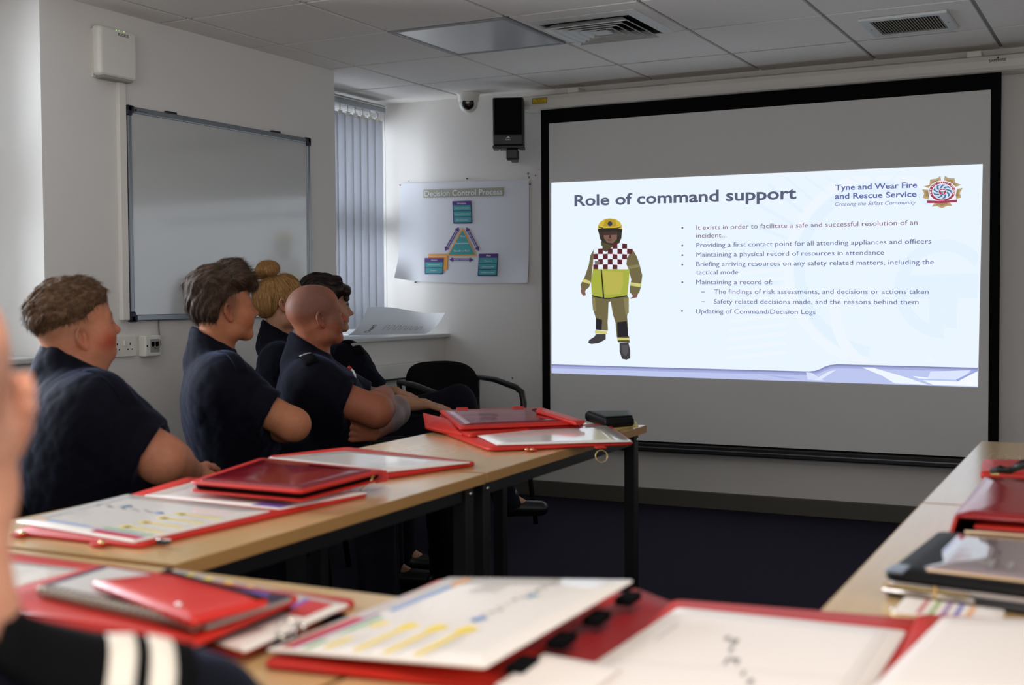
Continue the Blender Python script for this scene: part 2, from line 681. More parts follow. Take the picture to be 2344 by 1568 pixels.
b.span((-3.19, 6.21, 1.92), (-3.15, YF + .06, 1.955), M_black, bevel=.004)
b.build('bracket', t, O)
for xx in (-3.237, -3.135):
    b = MB()
    b.tube([(xx, 6.15, 1.968), (xx, 6.15, 1.953)], .004, M_chrome, 8)
    b.build('bolt', t, O)

SPK.location = (-3.172, 6.12, 1.903)
SPK.rotation_euler = (0, 0, .42)

# turret camera on the ceiling
t = thing('security_camera', 'white turret security camera under the ceiling left of the loudspeaker', 'camera', (-3.52, 6.25, CEIL))
O = (-3.52, 6.25, CEIL)
b = MB()
b.lathe([(.066, .0), (.066, -.012), (.060, -.020), (.060, -.045), (.052, -.055)], M_white_pl, 32, Matrix.Translation((-3.50, 6.25, CEIL)))
b.build('base', t, O)
cc = Vector((-3.50, 6.25, CEIL - .060))
look = (Vector((-.4, 0, 1.0)) - cc).normalized()
Q = look.to_track_quat('Z', 'Y').to_matrix().to_4x4()
b = MB()
b.lathe([(.001, -.054)] + [(.054 * math.sin(a), .054 * -math.cos(a)) for a in np.linspace(.3, 2.45, 14)], M_white_pl, 32, Matrix.Translation(cc) @ Q)
b.build('turret', t, O)
b = MB()
b.lathe([(.035, .030), (.034, .046), (.020, .050), (.001, .051)], mat('lens_black', srgb(10, 8, 8), .15), 28, Matrix.Translation(cc) @ Q)
b.build('lens', t, O)

# ceiling fittings
t = thing('ceiling_light', 'unlit square ceiling light panel left of the air diffuser', 'light', (-2.71, 4.95, CEIL))
O = (-2.71, 4.95, CEIL)
x0, x1, y0, y1 = GX + TX + .006, GX + 2 * TX - .006, GY + TY + .006, GY + 2 * TY - .006
b = MB()
for p, q in (((x0, y0), (x1, y0 + .018)), ((x0, y1 - .018), (x1, y1)), ((x0, y0 + .018), (x0 + .018, y1 - .018)), ((x1 - .018, y0 + .018), (x1, y1 - .018))):
    b.span((*p, CEIL - .004), (*q, CEIL + .01), M_tbar)
b.build('frame', t, O)
b = MB()
b.span((x0 + .018, y0 + .018, CEIL - .001), (x1 - .018, y1 - .018, CEIL + .008), mat('light_diffuser', srgb(215, 219, 222), 0.22, spec=0.6))
b.build('diffuser', t, O)

t = thing('ceiling_light', 'lit square ceiling light panel above the near tables', 'light', (-.358, .666, CEIL))  # unseen fitting, added to carry the assumed lamp
O = (-.358, .666, CEIL)
x0, x1, y0, y1 = GX + 5 * TX + .006, GX + 6 * TX - .006, GY - 6 * TY + .006, GY - 5 * TY - .006
b = MB()
for p, q in (((x0, y0), (x1, y0 + .018)), ((x0, y1 - .018), (x1, y1)), ((x0, y0 + .018), (x0 + .018, y1 - .018)), ((x1 - .018, y0 + .018), (x1, y1 - .018))):
    b.span((*p, CEIL - .004), (*q, CEIL + .01), M_tbar)
b.build('frame', t, O)
b = MB()
b.span((x0 + .018, y0 + .018, CEIL - .001), (x1 - .018, y1 - .018, CEIL + .008), MATS['light_diffuser'])
b.build('diffuser', t, O)

t = thing('air_diffuser', 'square four-way white air diffuser with concentric louvres in the ceiling', 'vent', (-2.135, 5.0, CEIL))
O = (-2.135, 5.0, CEIL)
cx, cy = -2.135, 5.005


def square_ring(b, h0, z0, h1, z1, th, m):
    """a sloping square louvre between half-size h0 at z0 and h1 at z1"""
    for k in range(4):
        a = k * PI / 2
        ca, sa = math.cos(a), math.sin(a)
        def P(u, w, z):
            return (cx + u * ca - w * sa, cy + u * sa + w * ca, z)
        vs = [P(h0, -h0, z0), P(h0, h0, z0), P(h1, h1, z1), P(h1, -h1, z1)]
        vs += [(x, y, z + th) for x, y, z in vs]
        b.add(vs, [[0, 1, 2, 3], [7, 6, 5, 4], [0, 4, 5, 1], [1, 5, 6, 2], [2, 6, 7, 3], [3, 7, 4, 0]], m)


M_vent = mat('vent_white', srgb(206, 210, 208), .45)
b = MB()
square_ring(b, .245, CEIL - .002, .205, CEIL - .012, .004, M_vent)
b.build('frame', t, O)
b = MB()
b.span((cx - .2, cy - .2, CEIL - .004), (cx + .2, cy + .2, CEIL - .001), M_blackmatt)
b.build('dark_opening', t, O)
for h in (.190, .152, .114, .076):
    b = MB()
    square_ring(b, h, CEIL - .030, h - .034, CEIL - .006, .003, M_vent)
    b.build('louvre', t, O)
b = MB()
b.span((cx - .038, cy - .038, CEIL - .028), (cx + .038, cy + .038, CEIL - .024), M_vent)
b.build('centre_plate', t, O)

t = thing('return_air_grille', 'rectangular ribbed return air grille in a white frame in the ceiling', 'vent', (-.945, 5.58, CEIL))
O = (-.945, 5.58, CEIL)
b = MB()
for p, q in (((-1.125, 5.395), (-.765, 5.435)), ((-1.125, 5.735), (-.765, 5.775)), ((-1.125, 5.435), (-1.085, 5.735)), ((-.805, 5.435), (-.765, 5.735))):
    b.span((*p, CEIL - .012), (*q, CEIL), M_vent, bevel=.003)
b.build('frame', t, O)
b = MB()
b.span((-1.09, 5.43, CEIL - .003), (-.80, 5.74, CEIL - .001), mat('grille_dark', srgb(60, 58, 50), .7))
n = 24
for k in range(n):
    x = -1.085 + .28 * (k + .5) / n
    b.box((x, 5.585, CEIL - .007), (.0075, .300, .002), mat('grille_rib', srgb(150, 146, 132), .5), rot=Matrix.Rotation(.6, 3, 'Y'))
b.build('ribs', t, O)
for xx in (-1.105, -.785):
    b = MB()
    b.tube([(xx, 5.585, CEIL - .0135), (xx, 5.585, CEIL - .010)], .004, M_alu, 8)
    b.build('screw', t, O)


# ------------------------------------------------------------------ projection screen with the projected slide
YS = 6.285
t = thing('projection_screen', 'large pull-down projection screen with black borders showing the bright slide', 'screen', (-1.85, YS, .30))
O = (-1.85, YS, .30)


def sp(u, v, lift=0.0):
    return on_y(u, v, YS - lift)


xl, xr = sp(1240, 600)[0], sp(2289, 600)[0]
wl, wr = sp(1258, 600)[0], sp(2265, 600)[0]
zt, zwt, zwb, zb = 2.19, sp(1256, 283)[2], sp(1480, 1009)[2], .36
b = MB()
b.span((wl, YS, zwb), (wr, YS + .004, zwt), mat('screen_fabric', srgb(222, 222, 220), 0.85, spec=0.1))
b.build('viewing_surface', t, O)
b = MB()
b.span((xl, YS - .001, zwt), (xr, YS + .004, zt), M_blackmatt)
b.span((xl, YS - .001, zb - .01), (xr, YS + .004, zwb), M_blackmatt)
b.span((xl, YS - .001, zwb), (wl, YS + .004, zwt), M_blackmatt)
b.span((wr, YS - .001, zwb), (xr, YS + .004, zwt), M_blackmatt)
b.build('black_border', t, O)
b = MB()
b.span((xl - .012, YS - .016, .303), (xr + .012, YS + .014, .352), M_black, bevel=.007)
b.span((xl - .012, YS - .018, .325), (xr + .012, YS - .012, .331), M_alu)
b.build('weight_bar', t, O)
# casing: a round-edged white case along the top
b = MB()
prof = [(-.055, -.035), (-.062, -.020), (-.062, .012), (-.050, .034), (-.020, .045), (.055, .045), (.055, -.040), (-.040, -.040)]
x0, x1 = -3.165, -.45
n = len(prof)
vs = [(x0, YS + p[0] + .02, 2.228 + p[1]) for p in prof] + [(x1, YS + p[0] + .02, 2.228 + p[1]) for p in prof]
b.add(vs, [[i, (i + 1) % n, n + (i + 1) % n, n + i] for i in range(n)], mat('casing_white', srgb(222, 219, 212), .28), False)
b.add(vs, [list(range(n))[::-1], list(range(n, 2 * n))], MATS['casing_white'])
case = b.build('casing', t, O)
for xx in (-3.166, -.449):
    b = MB()
    pr = [(YS + p[0] * 1.02 + .02, 2.228 + p[1] * 1.04) for p in prof]
    b.add([(xx - .008, *p) for p in pr] + [(xx + .008, *p) for p in pr], [[i, (i + 1) % n, n + (i + 1) % n, n + i] for i in range(n)] + [list(range(n))[::-1], list(range(n, 2 * n))], M_white_pl)
    b.build('end_cap', case, O)
b = MB()
yy = YS - .0430
b.span((-3.088, yy, 2.218), (-2.996, yy + .002, 2.250), mat('label_yellow', srgb(214, 186, 30), .5))
for p, q in (((-3.088, 2.218), (-2.996, 2.2205)), ((-3.088, 2.2475), (-2.996, 2.250)), ((-3.088, 2.218), (-3.0855, 2.250)), ((-2.9985, 2.218), (-2.996, 2.250))):
    b.span((p[0], yy - .0004, p[1]), (q[0], yy + .001, q[1]), M_dark_text)
for z, tx, k in ((2.240, 'HIGH VOLTAGE', .0045), (2.2325, 'NO USER', .0045), (2.2245, 'SERVICEABLE PARTS', .004)):
    w = len(tx) * .0022
    letter(b, tx, (-3.042 - w, yy - .0006, z), (-3.042 + w, yy - .0006, z), k, (0, 0, 1), M_dark_text, bold=.01)
lab = b.build('warning_label', case, O)
lab['label'] = 'yellow warning label'
b = MB()
letter(b, 'SAPPHIRE', (-.695, yy, 2.232), (-.62, yy, 2.2335), .012, (0, 0, 1), M_dark_text, bold=.01)
b.poly([(-.660, yy, 2.250), (-.655, yy, 2.256), (-.650, yy, 2.250), (-.655, yy, 2.244)], M_dark_text)
b.build('maker_name', case, O)
for xx in (-2.85, -.765):
    b = MB()
    b.span((xx - .033, YS - .02, 2.268), (xx + .033, YF, 2.296), M_white_pl, bevel=.004)
    b.build('bracket', t, O)

# the slide, projected on the fabric: every colour is light
SL = [(1262, 418.5), (2249.5, 375.5), (2238.5, 886), (1262.5, 853)]
slide_cols = {}


def lit(r, g, bb, k=1.04):
    key = 'slide_%d_%d_%d' % (r, g, bb)
    return glow(key, srgb(r, g, bb), k)


LAY = 0.0004
b = MB()
b.poly([sp(u, v, .001) for u, v in SL], lit(231, 242, 254))


def z6(x, y):
    return (1250 + x / 3.0745, 370 + y / 3.0745)


def z7(x, y):
    return (1540 + x / 2.9154, 370 + y / 2.9154)


def z5(x, y):
    return (1840 + x / 5.581, 380 + y / 5.581)


def paint(mb, conv, pts, col, layer):
    mb.poly([sp(*conv(*p), .001 + LAY * layer) for p in pts], lit(*col))


def ringpts(cx, cy, r, a0, a1, n=40, ry=None):
    ry = ry or r
    return [(cx + r * math.cos(a0 + (a1 - a0) * k / n), cy + ry * math.sin(a0 + (a1 - a0) * k / n)) for k in range(n + 1)]


def clipbox(pts, x0, x1, y0, y1):
    return [(min(max(x, x0), x1), min(max(y, y0), y1)) for x, y in pts]


def annulus(mb, conv, cx, cy, r0, r1, a0, a1, col, layer, n=40, lim=None):
    o, i = ringpts(cx, cy, r1, a0, a1, n), ringpts(cx, cy, r0, a0, a1, n)
    if lim:
        o, i = clipbox(o, *lim), clipbox(i, *lim)
    vs = [sp(*conv(*p), .001 + LAY * layer) for p in o + i]
    mb.add(vs, [[k, k + 1, n + 2 + k, n + 1 + k] for k in range(n)], lit(*col))


# pale emblem watermark in the background
W1, W2 = (225, 239, 253), (236, 243, 254)
lim = (300, 2040, 100, 1335)
annulus(b, z7, 1400, 720, 600, 660, PI * .62, PI * 1.75, W2, 1, 60, lim)
annulus(b, z7, 1400, 720, 520, 590, PI * .55, PI * 1.70, W1, 1, 60, lim)
annulus(b, z7, 1810, 850, 250, 330, PI * .5, PI * 1.8, W1, 2, 60, lim)
annulus(b, z7, 1500, 1000, 380, 450, PI * .3, PI * 1.1, W2, 2, 60, lim)
paint(b, z7, [(1500, 760), (2040, 745), (2040, 910), (1900, 905), (1895, 1110), (1710, 1110), (1712, 915), (1500, 900)], W1, 1)
for k in range(13):
    a = PI * (.93 + .05 * k)
    p = lambda r, w: (1400 + r * math.cos(a) - w * math.sin(a), 760 + r * math.sin(a) * .92 + w * math.cos(a))
    q = clipbox([p(690, -16), p(1010, -22), p(1010, 4), p(690, 4)], *lim)
    paint(b, z7, q, W1, 1)
for k in range(11):
    y = 640 + 62 * k
    paint(b, z7, [(400 - 4 * k, y + 40), (760, y), (760, y + 22), (400 - 4 * k, y + 62)], W2, 1)
# lower band with its wave
top = [(-809, 1352), (0, 1376), (500, 1389), (905, 1400), (950, 1396), (985, 1384), (1010, 1370), (1050, 1357), (1100, 1352), (1500, 1362), (2036, 1376)]
steps = [(0, 5, (120, 126, 172)), (5, 13, (142, 148, 196)), (13, 26, (164, 172, 216)), (26, 140, (186, 196, 236))]


def band(y):
    lo = 1411 + (y + 809) * (1505 - 1411) / 2845
    return lo


for d0, d1, col in steps:
    for k in range(len(top) - 1):
        (xa, ya), (xb_, yb_) = top[k], top[k + 1]
        la, lb = band(xa), band(xb_)
        ya0, ya1 = min(ya + d0, la), min(ya + d1, la)
        yb0, yb1 = min(yb_ + d0, lb), min(yb_ + d1, lb)
        if ya1 - ya0 + yb1 - yb0 < .5:
            continue
        paint(b, z7, [(xa, ya0), (xb_, yb0), (xb_, yb1), (xa, ya1)], col, 2)
paint(b, z7, [(1265, 1374), (1340, 1376), (1560, 1440), (1700, 1488), (1480, 1480), (1400, 1430)], (236, 243, 254), 4)
paint(b, z7, [(1720, 1400), (1990, 1392), (1910, 1462), (1700, 1450)], (216, 226, 250), 4)
paint(b, z7, [(1600, 1430), (1900, 1466), (2034, 1400), (2034, 1500), (1740, 1490)], (240, 246, 255), 4)
paint(b, z7, [(1890, 1455), (2036, 1385), (2036, 1393), (1900, 1468)], (150, 164, 222), 5)
paint(b, z7, [(1620, 1446), (1890, 1455), (1900, 1468), (1640, 1458)], (186, 200, 240), 5)
paint(b, z7, [(560, 1412), (600, 1418), (860, 1450), (760, 1452)], (172, 182, 226), 4)
paint(b, z7, [(890, 1405), (930, 1410), (1010, 1462), (900, 1455)], (214, 222, 248), 4)
paint(b, z7, [(1040, 1400), (1090, 1390), (980, 1460), (940, 1458)], (222, 230, 250), 5)
slide = b.build('projected_slide', t, O)
slide['label'] = 'bright projected slide with a title, bullet points and a picture'

# lettering
b = MB()
NAVY, PLUM, GREY = (92, 97, 142), (124, 80, 112), (90, 95, 118)


def line(mb, text, conv, a, c, cappx, col, **kw):
    ua, va = conv(*a)
    ub, vb = conv(*c)
    A, B = sp(ua, va, .001 + LAY * 7), sp(ub, vb, .001 + LAY * 7)
    cap = sp(ua, va - cappx)[2] - sp(ua, va)[2]
    letter(mb, text, A, B, cap, (0, 0, 1), lit(*col), **kw)


uv = lambda x, y: (x, y)
line(b, 'Role of command support', uv, (1315, 471.5), (1823, 454.5), 24.5, GREY, bold=.022)
b.build('slide_title', slide, O)
b = MB()
for tx, a, c, col in (
        ('It exists in order to facilitate a safe and successful resolution of an', (158, 455), (1633, 421), PLUM),
        ('incident...', (156, 508), (358, 505), PLUM),
        ('Providing a first contact point for all attending appliances and officers', (158, 572), (1725, 546), NAVY),
        ('Maintaining a physical record of resources in attendance', (158, 635), (1410, 621), NAVY),
        ('Briefing arriving resources on any safety related matters, including the', (157, 698), (1742, 685), NAVY),
        ('tactical mode', (156, 753), (437, 752), NAVY),
        ('Maintaining a record of:', (156, 818), (663, 818), NAVY),
        ('The findings of risk assessments, and decisions or actions taken', (275, 882), (1707, 882), NAVY),
        ('Safety related decisions made, and the reasons behind them', (274, 948), (1640, 952), NAVY),
        ('Updating of Command/Decision Logs', (155, 1013), (953, 1018), NAVY)):
    b = MB()
    line(b, tx, z7, a, c, 10.2, col)
    mk = {454: 0, 455: 442, 572: 560, 635: 624, 698: 687, 818: 805, 1013: 997}.get(a[1])
    if mk:
        paint(b, z7, ringpts(64 if mk < 997 else 62, mk, 6.5, 0, 2 * PI, 10)[:-1], col, 7)
    elif a[0] > 250:
        y = a[1] - 12.5
        paint(b, z7, [(190, y - 2), (216, y - 2), (216, y + 2), (190, y + 2)], NAVY, 7)
    b.build('text_line', slide, O)
b = MB()
LOGO = (98, 106, 164)
line(b, 'Tyne and Wear Fire', z7, (1085, 191), (1631, 173), 12.3, LOGO, bold=.02)
line(b, 'and Rescue Service', z7, (1083, 249), (1627, 233), 12.3, LOGO, bold=.02)
line(b, 'Creating the Safest Community', z7, (1081, 295), (1624, 283), 8.2, LOGO, shear=.3)
b.build('service_name', slide, O)

# the crest: five gilt petals, maroon ring, blue iris, banner
b = MB()
GOLD, GOLD2, MAR, WHT, BLU = (184, 160, 122), (160, 132, 92), (166, 62, 88), (238, 240, 248), (74, 116, 158)
for pet in ([(1530, 262), (1605, 238), (1615, 172), (1700, 160), (1745, 125), (1755, 192), (1660, 225), (1605, 285)],
            [(2010, 240), (1940, 215), (1925, 158), (1850, 155), (1800, 125), (1790, 190), (1880, 215), (1940, 268)],
            [(2030, 280), (1955, 292), (1945, 345), (1945, 418), (2012, 405), (1992, 345)],
            [(1510, 298), (1600, 305), (1592, 345), (1600, 432), (1520, 405), (1537, 350)],
            [(1668, 470), (1635, 520), (1700, 512), (1765, 540), (1830, 510), (1896, 510), (1870, 470)]):
    paint(b, z5, pet, GOLD, 4)
    mx, my = sum(p[0] for p in pet) / len(pet), sum(p[1] for p in pet) / len(pet)
    paint(b, z5, [(mx + (p[0] - mx) * .62 + (1768 - mx) * .08, my + (p[1] - my) * .62 + (330 - my) * .08) for p in pet], GOLD2, 5)
paint(b, z5, ringpts(1770, 322, 180, 0, 2 * PI, 40, 136)[:-1], WHT, 6)
paint(b, z5, ringpts(1770, 322, 168, 0, 2 * PI, 40, 126)[:-1], MAR, 7)
paint(b, z5, ringpts(1770, 325, 132, 0, 2 * PI, 40, 102)[:-1], WHT, 8)
paint(b, z5, ringpts(1770, 325, 122, 0, 2 * PI, 40, 94)[:-1], (208, 220, 236), 9)
for k in range(9):
    a = 2 * PI * k / 9
    pts = []
    for r, da in ((48, .0), (80, .18), (118, .55), (120, .95), (92, .62), (60, .42)):
        pts.append((1770 + r * math.cos(a + da), 325 + r * .77 * math.sin(a + da)))
    paint(b, z5, pts, BLU, 10)
paint(b, z5, ringpts(1770, 328, 54, 0, 2 * PI, 24, 44)[:-1], WHT, 11)
paint(b, z5, ringpts(1770, 328, 48, 0, 2 * PI, 24, 39)[:-1], MAR, 12)
paint(b, z5, [(1738, 312), (1772, 303), (1806, 310), (1806, 322), (1782, 324), (1784, 356), (1762, 357), (1761, 325), (1738, 325)], WHT, 13)
paint(b, z5, [(1767, 322), (1777, 322), (1779, 360), (1767, 360)], BLU, 14)
paint(b, z5, [(1575, 440), (1770, 447), (1957, 428), (1955, 462), (1770, 474), (1577, 474)], MAR, 13)
line(b, 'TYNE AND WEAR', z5, (1610, 465), (1925, 452), 3.6, WHT, bold=.02)
s = 'FIRE AND RESCUE SERVICE'
for k, ch in enumerate(s):
    if ch == ' ':
        continue
    a = PI * (.90 + 1.2 * k / (len(s) - 1)) + .0
    x, y = 1770 + 143 * math.cos(a), 322 + 107 * math.sin(a)
    tx, ty = -math.sin(a), math.cos(a) * .77
    L = math.hypot(tx, ty)
    tx, ty = tx / L * 8, ty / L * 8
    ua, va = z5(x - tx, y - ty)
    ub, vb = z5(x + tx, y + ty)
    A, B = sp(ua, va, .001 + LAY * 9), sp(ub, vb, .001 + LAY * 9)
    d = Vector(B - A)
    upv = Vector((-d.z, 0, d.x))
    letter(b, ch, A, B, .0075, upv, lit(*WHT), bold=.02)
b.build('crest', slide, O)

# the picture of a firefighter in a tabard
b = MB()
KH, KH2, KHD = (112, 104, 72), (136, 128, 88), (84, 78, 56)
YEL, YEL2, TAB, TAB2 = (206, 180, 66), (180, 152, 52), (166, 174, 70), (184, 178, 84)
CHK, CHW, DK, SKN, SKD, HV = (92, 44, 48), (232, 236, 246), (42, 40, 44), (128, 96, 84), (70, 54, 50), (206, 200, 120)
F = lambda pts, col, ly: paint(b, z6, pts, col, ly)
F([(325, 945), (575, 945), (583, 1010), (570, 1090), (575, 1140), (578, 1230), (498, 1235), (488, 1130), (470, 1075), (455, 985), (440, 985), (436, 1090), (433, 1130), (436, 1190), (350, 1180), (350, 1100), (330, 1040)], KH, 3)
F([(545, 960), (582, 955), (582, 1065), (560, 1080)], KH2, 4)
F([(322, 955), (345, 960), (350, 1055), (330, 1045)], KH2, 4)
F([(352, 1100), (395, 1115), (390, 1185), (350, 1182)], DK, 4)
F([(500, 1130), (567, 1122), (580, 1230), (502, 1235)], DK, 4)
F([(345, 1185), (430, 1192), (428, 1214), (343, 1208)], HV, 5)
F([(500, 1232), (585, 1230), (588, 1275), (505, 1272)], KHD, 4)
F([(500, 1238), (585, 1240), (586, 1256), (502, 1256)], HV, 5)
F([(350, 1214), (420, 1212), (420, 1250), (370, 1278), (320, 1284), (297, 1276), (302, 1256), (340, 1232)], (66, 64, 66), 4)
F([(517, 1276), (580, 1275), (592, 1330), (592, 1385), (565, 1394), (535, 1388), (518, 1340)], (66, 64, 66), 4)
F([(530, 1290), (572, 1290), (578, 1340), (560, 1370), (535, 1345)], (86, 84, 86), 5)
F([(340, 610), (330, 720), (322, 790), (318, 840), (302, 885), (280, 902), (246, 890), (242, 865), (268, 820), (300, 730), (312, 660)], KH, 3)
F([(262, 822), (312, 842), (308, 862), (254, 845)], HV, 5)
F([(248, 890), (280, 900), (275, 915), (280, 940), (262, 945), (246, 925), (244, 908)], SKN, 4)
F([(540, 605), (605, 610), (640, 670), (660, 730), (677, 800), (668, 880), (655, 925), (620, 935), (588, 925), (590, 880), (600, 830), (575, 740), (545, 690)], KH, 3)
F([(596, 850), (668, 858), (664, 884), (594, 872)], HV, 5)
F([(570, 735), (655, 722), (662, 742), (580, 756)], KH2, 4)
F([(600, 930), (648, 925), (640, 955), (600, 965), (590, 962), (612, 948)], SKN, 4)
F([(385, 560), (520, 560), (520, 600), (450, 650), (390, 620)], KHD, 4)
F([(340, 600), (395, 590), (402, 650), (470, 600), (520, 570), (606, 612), (570, 680), (560, 760), (330, 757), (332, 650)], CHW, 5)
for i in range(8):
    for j in range(5):
        if (i + j) % 2:
            continue
        x, y = 332 + i * 34, 576 + j * 37
        q = [(x, y), (x + 34, y + (3 if i > 3 else -2)), (x + 34, y + 37), (x, y + 37)]
        cx, cy = x + 17, y + 18
        inside = (334 <= cx <= 590) and not (395 < cx < 480 and cy < 632 - abs(cx - 410) * .45) and cy > 596 - (cx - 470) * .15 and not (cx > 552 and cy > 668)
        if inside:
            F(clipbox(q, 331, 604, 572, 757), CHK, 6)
F([(330, 757), (588, 758), (582, 850), (572, 945), (450, 962), (410, 962), (322, 945), (316, 840)], TAB, 6)
F([(395, 770), (540, 775), (545, 860), (520, 930), (420, 935)], TAB2, 7)
F([(385, 760), (393, 760), (410, 960), (400, 960)], DK, 8)
F([(322, 940), (410, 958), (450, 958), (572, 940), (572, 948), (450, 966), (410, 966), (322, 948)], DK, 8)
F([(342, 700), (378, 698), (378, 726), (344, 726)], (120, 112, 110), 8)
F([(366, 480), (535, 478), (530, 540), (515, 570), (460, 588), (400, 570), (380, 545)], (58, 54, 46), 5)
F([(402, 495), (500, 492), (498, 545), (470, 575), (430, 570), (408, 540)], SKN, 7)
F([(402, 495), (500, 492), (498, 515), (402, 518)], SKD, 8)
F([(432, 548), (466, 548), (462, 556), (436, 556)], SKD, 8)
F([(446, 515), (456, 515), (460, 540), (442, 540)], SKD, 8)
F([(362, 480), (366, 450), (380, 425), (410, 405), (450, 399), (490, 404), (520, 425), (534, 452), (536, 482), (500, 470), (400, 472)], YEL, 8)
F([(415, 410), (450, 402), (486, 410), (500, 455), (450, 460), (402, 455)], YEL2, 9)
F(ringpts(450, 437, 17, 0, 2 * PI, 16)[:-1], (60, 62, 74), 10)
F([(364, 474), (400, 468), (500, 466), (536, 476), (534, 496), (500, 490), (402, 492), (368, 498)], (48, 46, 42), 9)
F([(372, 455), (402, 466), (402, 470), (370, 464)], DK, 10)
F([(525, 455), (500, 464), (500, 468), (527, 463)], DK, 10)
b.build('firefighter_picture', slide, O)

# ------------------------------------------------------------------ poster on the front wall
YP = YF - .006
M_paper = mat('poster_paper', srgb(208, 210, 216), 0.5)
t = thing('poster', 'white decision process poster pinned to the wall under the loudspeaker', 'poster', (-3.62, YF, 1.22))
O = (-3.62, YF, 1.22)
TLp, TRp, BLp, BRp = [Vector(on_y(u, v, YP)) for u, v in ((918, 420), (1211.5, 411.5), (912, 641), (1211, 647))]
b = MB()
NX, NY = 24, 18
vs, fs = [], []
for j in range(NY + 1):
    for i in range(NX + 1):
        s_, r_ = i / NX, j / NY
        p = (TLp * (1 - s_) + TRp * s_) * (1 - r_) + (BLp * (1 - s_) + BRp * s_) * r_
        curl = max(0, (1 - s_ * 8.5)) * max(0, (r_ - .70) / .30)
        curl2 = max(0, (s_ - .86) / .14) * max(0, (r_ - .75) / .25)
        sag = .010 * math.sin(PI * s_) * r_ * r_ * .35
        p = p + Vector((0, -.045 * curl ** 1.5 - .018 * curl2 - .003 - sag * .2, -.012 * math.sin(PI * s_) * r_ * 0 - .010 * (s_ * (1 - s_)) * 4 * r_ + .012 * curl))
        vs.append(p)
for j in range(NY):
    for i in range(NX):
        a = j * (NX + 1) + i
        fs.append([a, a + NX + 1, a + NX + 2, a + 1])
nv = len(vs)
b.add(vs, fs, M_paper, True)
b.add([v + Vector((0, .0012, 0)) for v in vs], [f[::-1] for f in fs], M_paper, True)
sheet = b.build('paper_sheet', t, O)


def z8(x, y):
    return (900 + x / 5.6, 390 + y / 5.6)


def pp(x, y, ly):
    return on_y(*z8(x, y), YP - .006 - .0004 * ly)


PUR, TEAL, ORG, NVY = (mat('ink_purple', srgb(74, 26, 116), .55), mat('ink_teal', srgb(50, 146, 150), .55),
                       mat('ink_orange', srgb(226, 150, 38), .55), mat('ink_navy', srgb(36, 28, 100), .55))
M_khaki, M_inkw = mat('ink_khaki', srgb(158, 156, 138), .6), mat('ink_white', srgb(216, 220, 222), .6)
b = MB()


def patch(pts, m, ly):
    b.poly([pp(x, y, ly) for x, y in pts], m)


def rrect(p, r=16):
    """rounded version of a quad"""
    out = []
    n = len(p)
    for k in range(n):
        a, c, d = Vector((*p[k - 1], 0)), Vector((*p[k], 0)), Vector((*p[(k + 1) % n], 0))
        e, f = (a - c).normalized() * r, (d - c).normalized() * r
        for q in range(5):
            s_ = q / 4
            v = c + e * (1 - s_) ** 2 + f * s_ ** 2
            out.append((v.x, v.y))
    return out


def ptxt(tx, a, c, cappx, m=None, ly=6, **kw):
    A, B = Vector(pp(*a, ly)), Vector(pp(*c, ly))
    cap = cappx / 5.6 / 402.0
    d = (B - A).normalized()
    letter(b, tx, A, B, cap, Vector((-d.z, 0, d.x)), m or M_inkw, **kw)


patch([(388, 247), (1415, 218), (1415, 327), (388, 351)], M_khaki, 1)
ptxt('Decision Control Process', (402, 334), (1398, 307), 74, bold=.015)
for quad, rows in (
        ([(757, 395), (1000, 388), (1012, 680), (770, 684)], [[(770, 450), (992, 446), (995, 512), (772, 515)], [(775, 525), (997, 522), (1000, 590), (778, 593)], [(780, 602), (1000, 600), (1003, 662), (782, 668)]]),
        ([(402, 1122), (648, 1122), (638, 1332), (405, 1332)], [[(412, 1178), (638, 1176), (636, 1243), (414, 1243)], [(415, 1252), (633, 1252), (630, 1318), (415, 1318)]]),
        ([(1098, 1068), (1345, 1066), (1332, 1356), (1082, 1356)], [[(1105, 1122), (1335, 1121), (1330, 1188), (1100, 1190)], [(1100, 1198), (1328, 1197), (1326, 1265), (1098, 1265)], [(1097, 1275), (1325, 1274), (1322, 1340), (1095, 1340)]])):
    patch(rrect(quad), NVY, 3)
    q = quad
    patch(rrect([q[0], q[1], tuple(.78 * q[1][i] + .22 * q[2][i] for i in (0, 1)), tuple(.78 * q[0][i] + .22 * q[3][i] for i in (0, 1))], 10), PUR, 4)
    for r in rows:
        patch(r, TEAL, 5)
patch(rrect([(450, 1072), (700, 1070), (690, 1282), (450, 1282)], 16), ORG, 1)
patch(rrect([(888, 728), (1070, 1098), (690, 1100)], 18), ORG, 2)
patch(rrect([(888, 765), (1048, 1080), (712, 1083)], 8), TEAL, 3)
for tx, a, c, k in (('Situation', (820, 433), (932, 431), 22), ('Incident information', (792, 489), (978, 487), 14), ('Resource information', (785, 565), (983, 563), 14),
                    ('Risk information', (808, 643), (960, 641), 14), ('Why?', (858, 858), (928, 856), 24), ('Expectations?', (800, 944), (975, 942), 22),
                    ('Benefit vs Risk?', (780, 1042), (983, 1040), 22), ('Decision controls', (457, 1108), (680, 1107), 20), ('Action', (485, 1160), (565, 1160), 22),
                    ('Communication', (447, 1216), (596, 1216), 14), ('Control', (478, 1290), (548, 1290), 15), ('Plan', (1193, 1104), (1250, 1103), 22),
                    ('Objectives', (1168, 1168), (1265, 1168), 15), ('Tactical priorities', (1132, 1242), (1292, 1242), 15), ('Operational tactics', (1120, 1316), (1297, 1316), 15)):
    ptxt(tx, a, c, k, bold=.008)


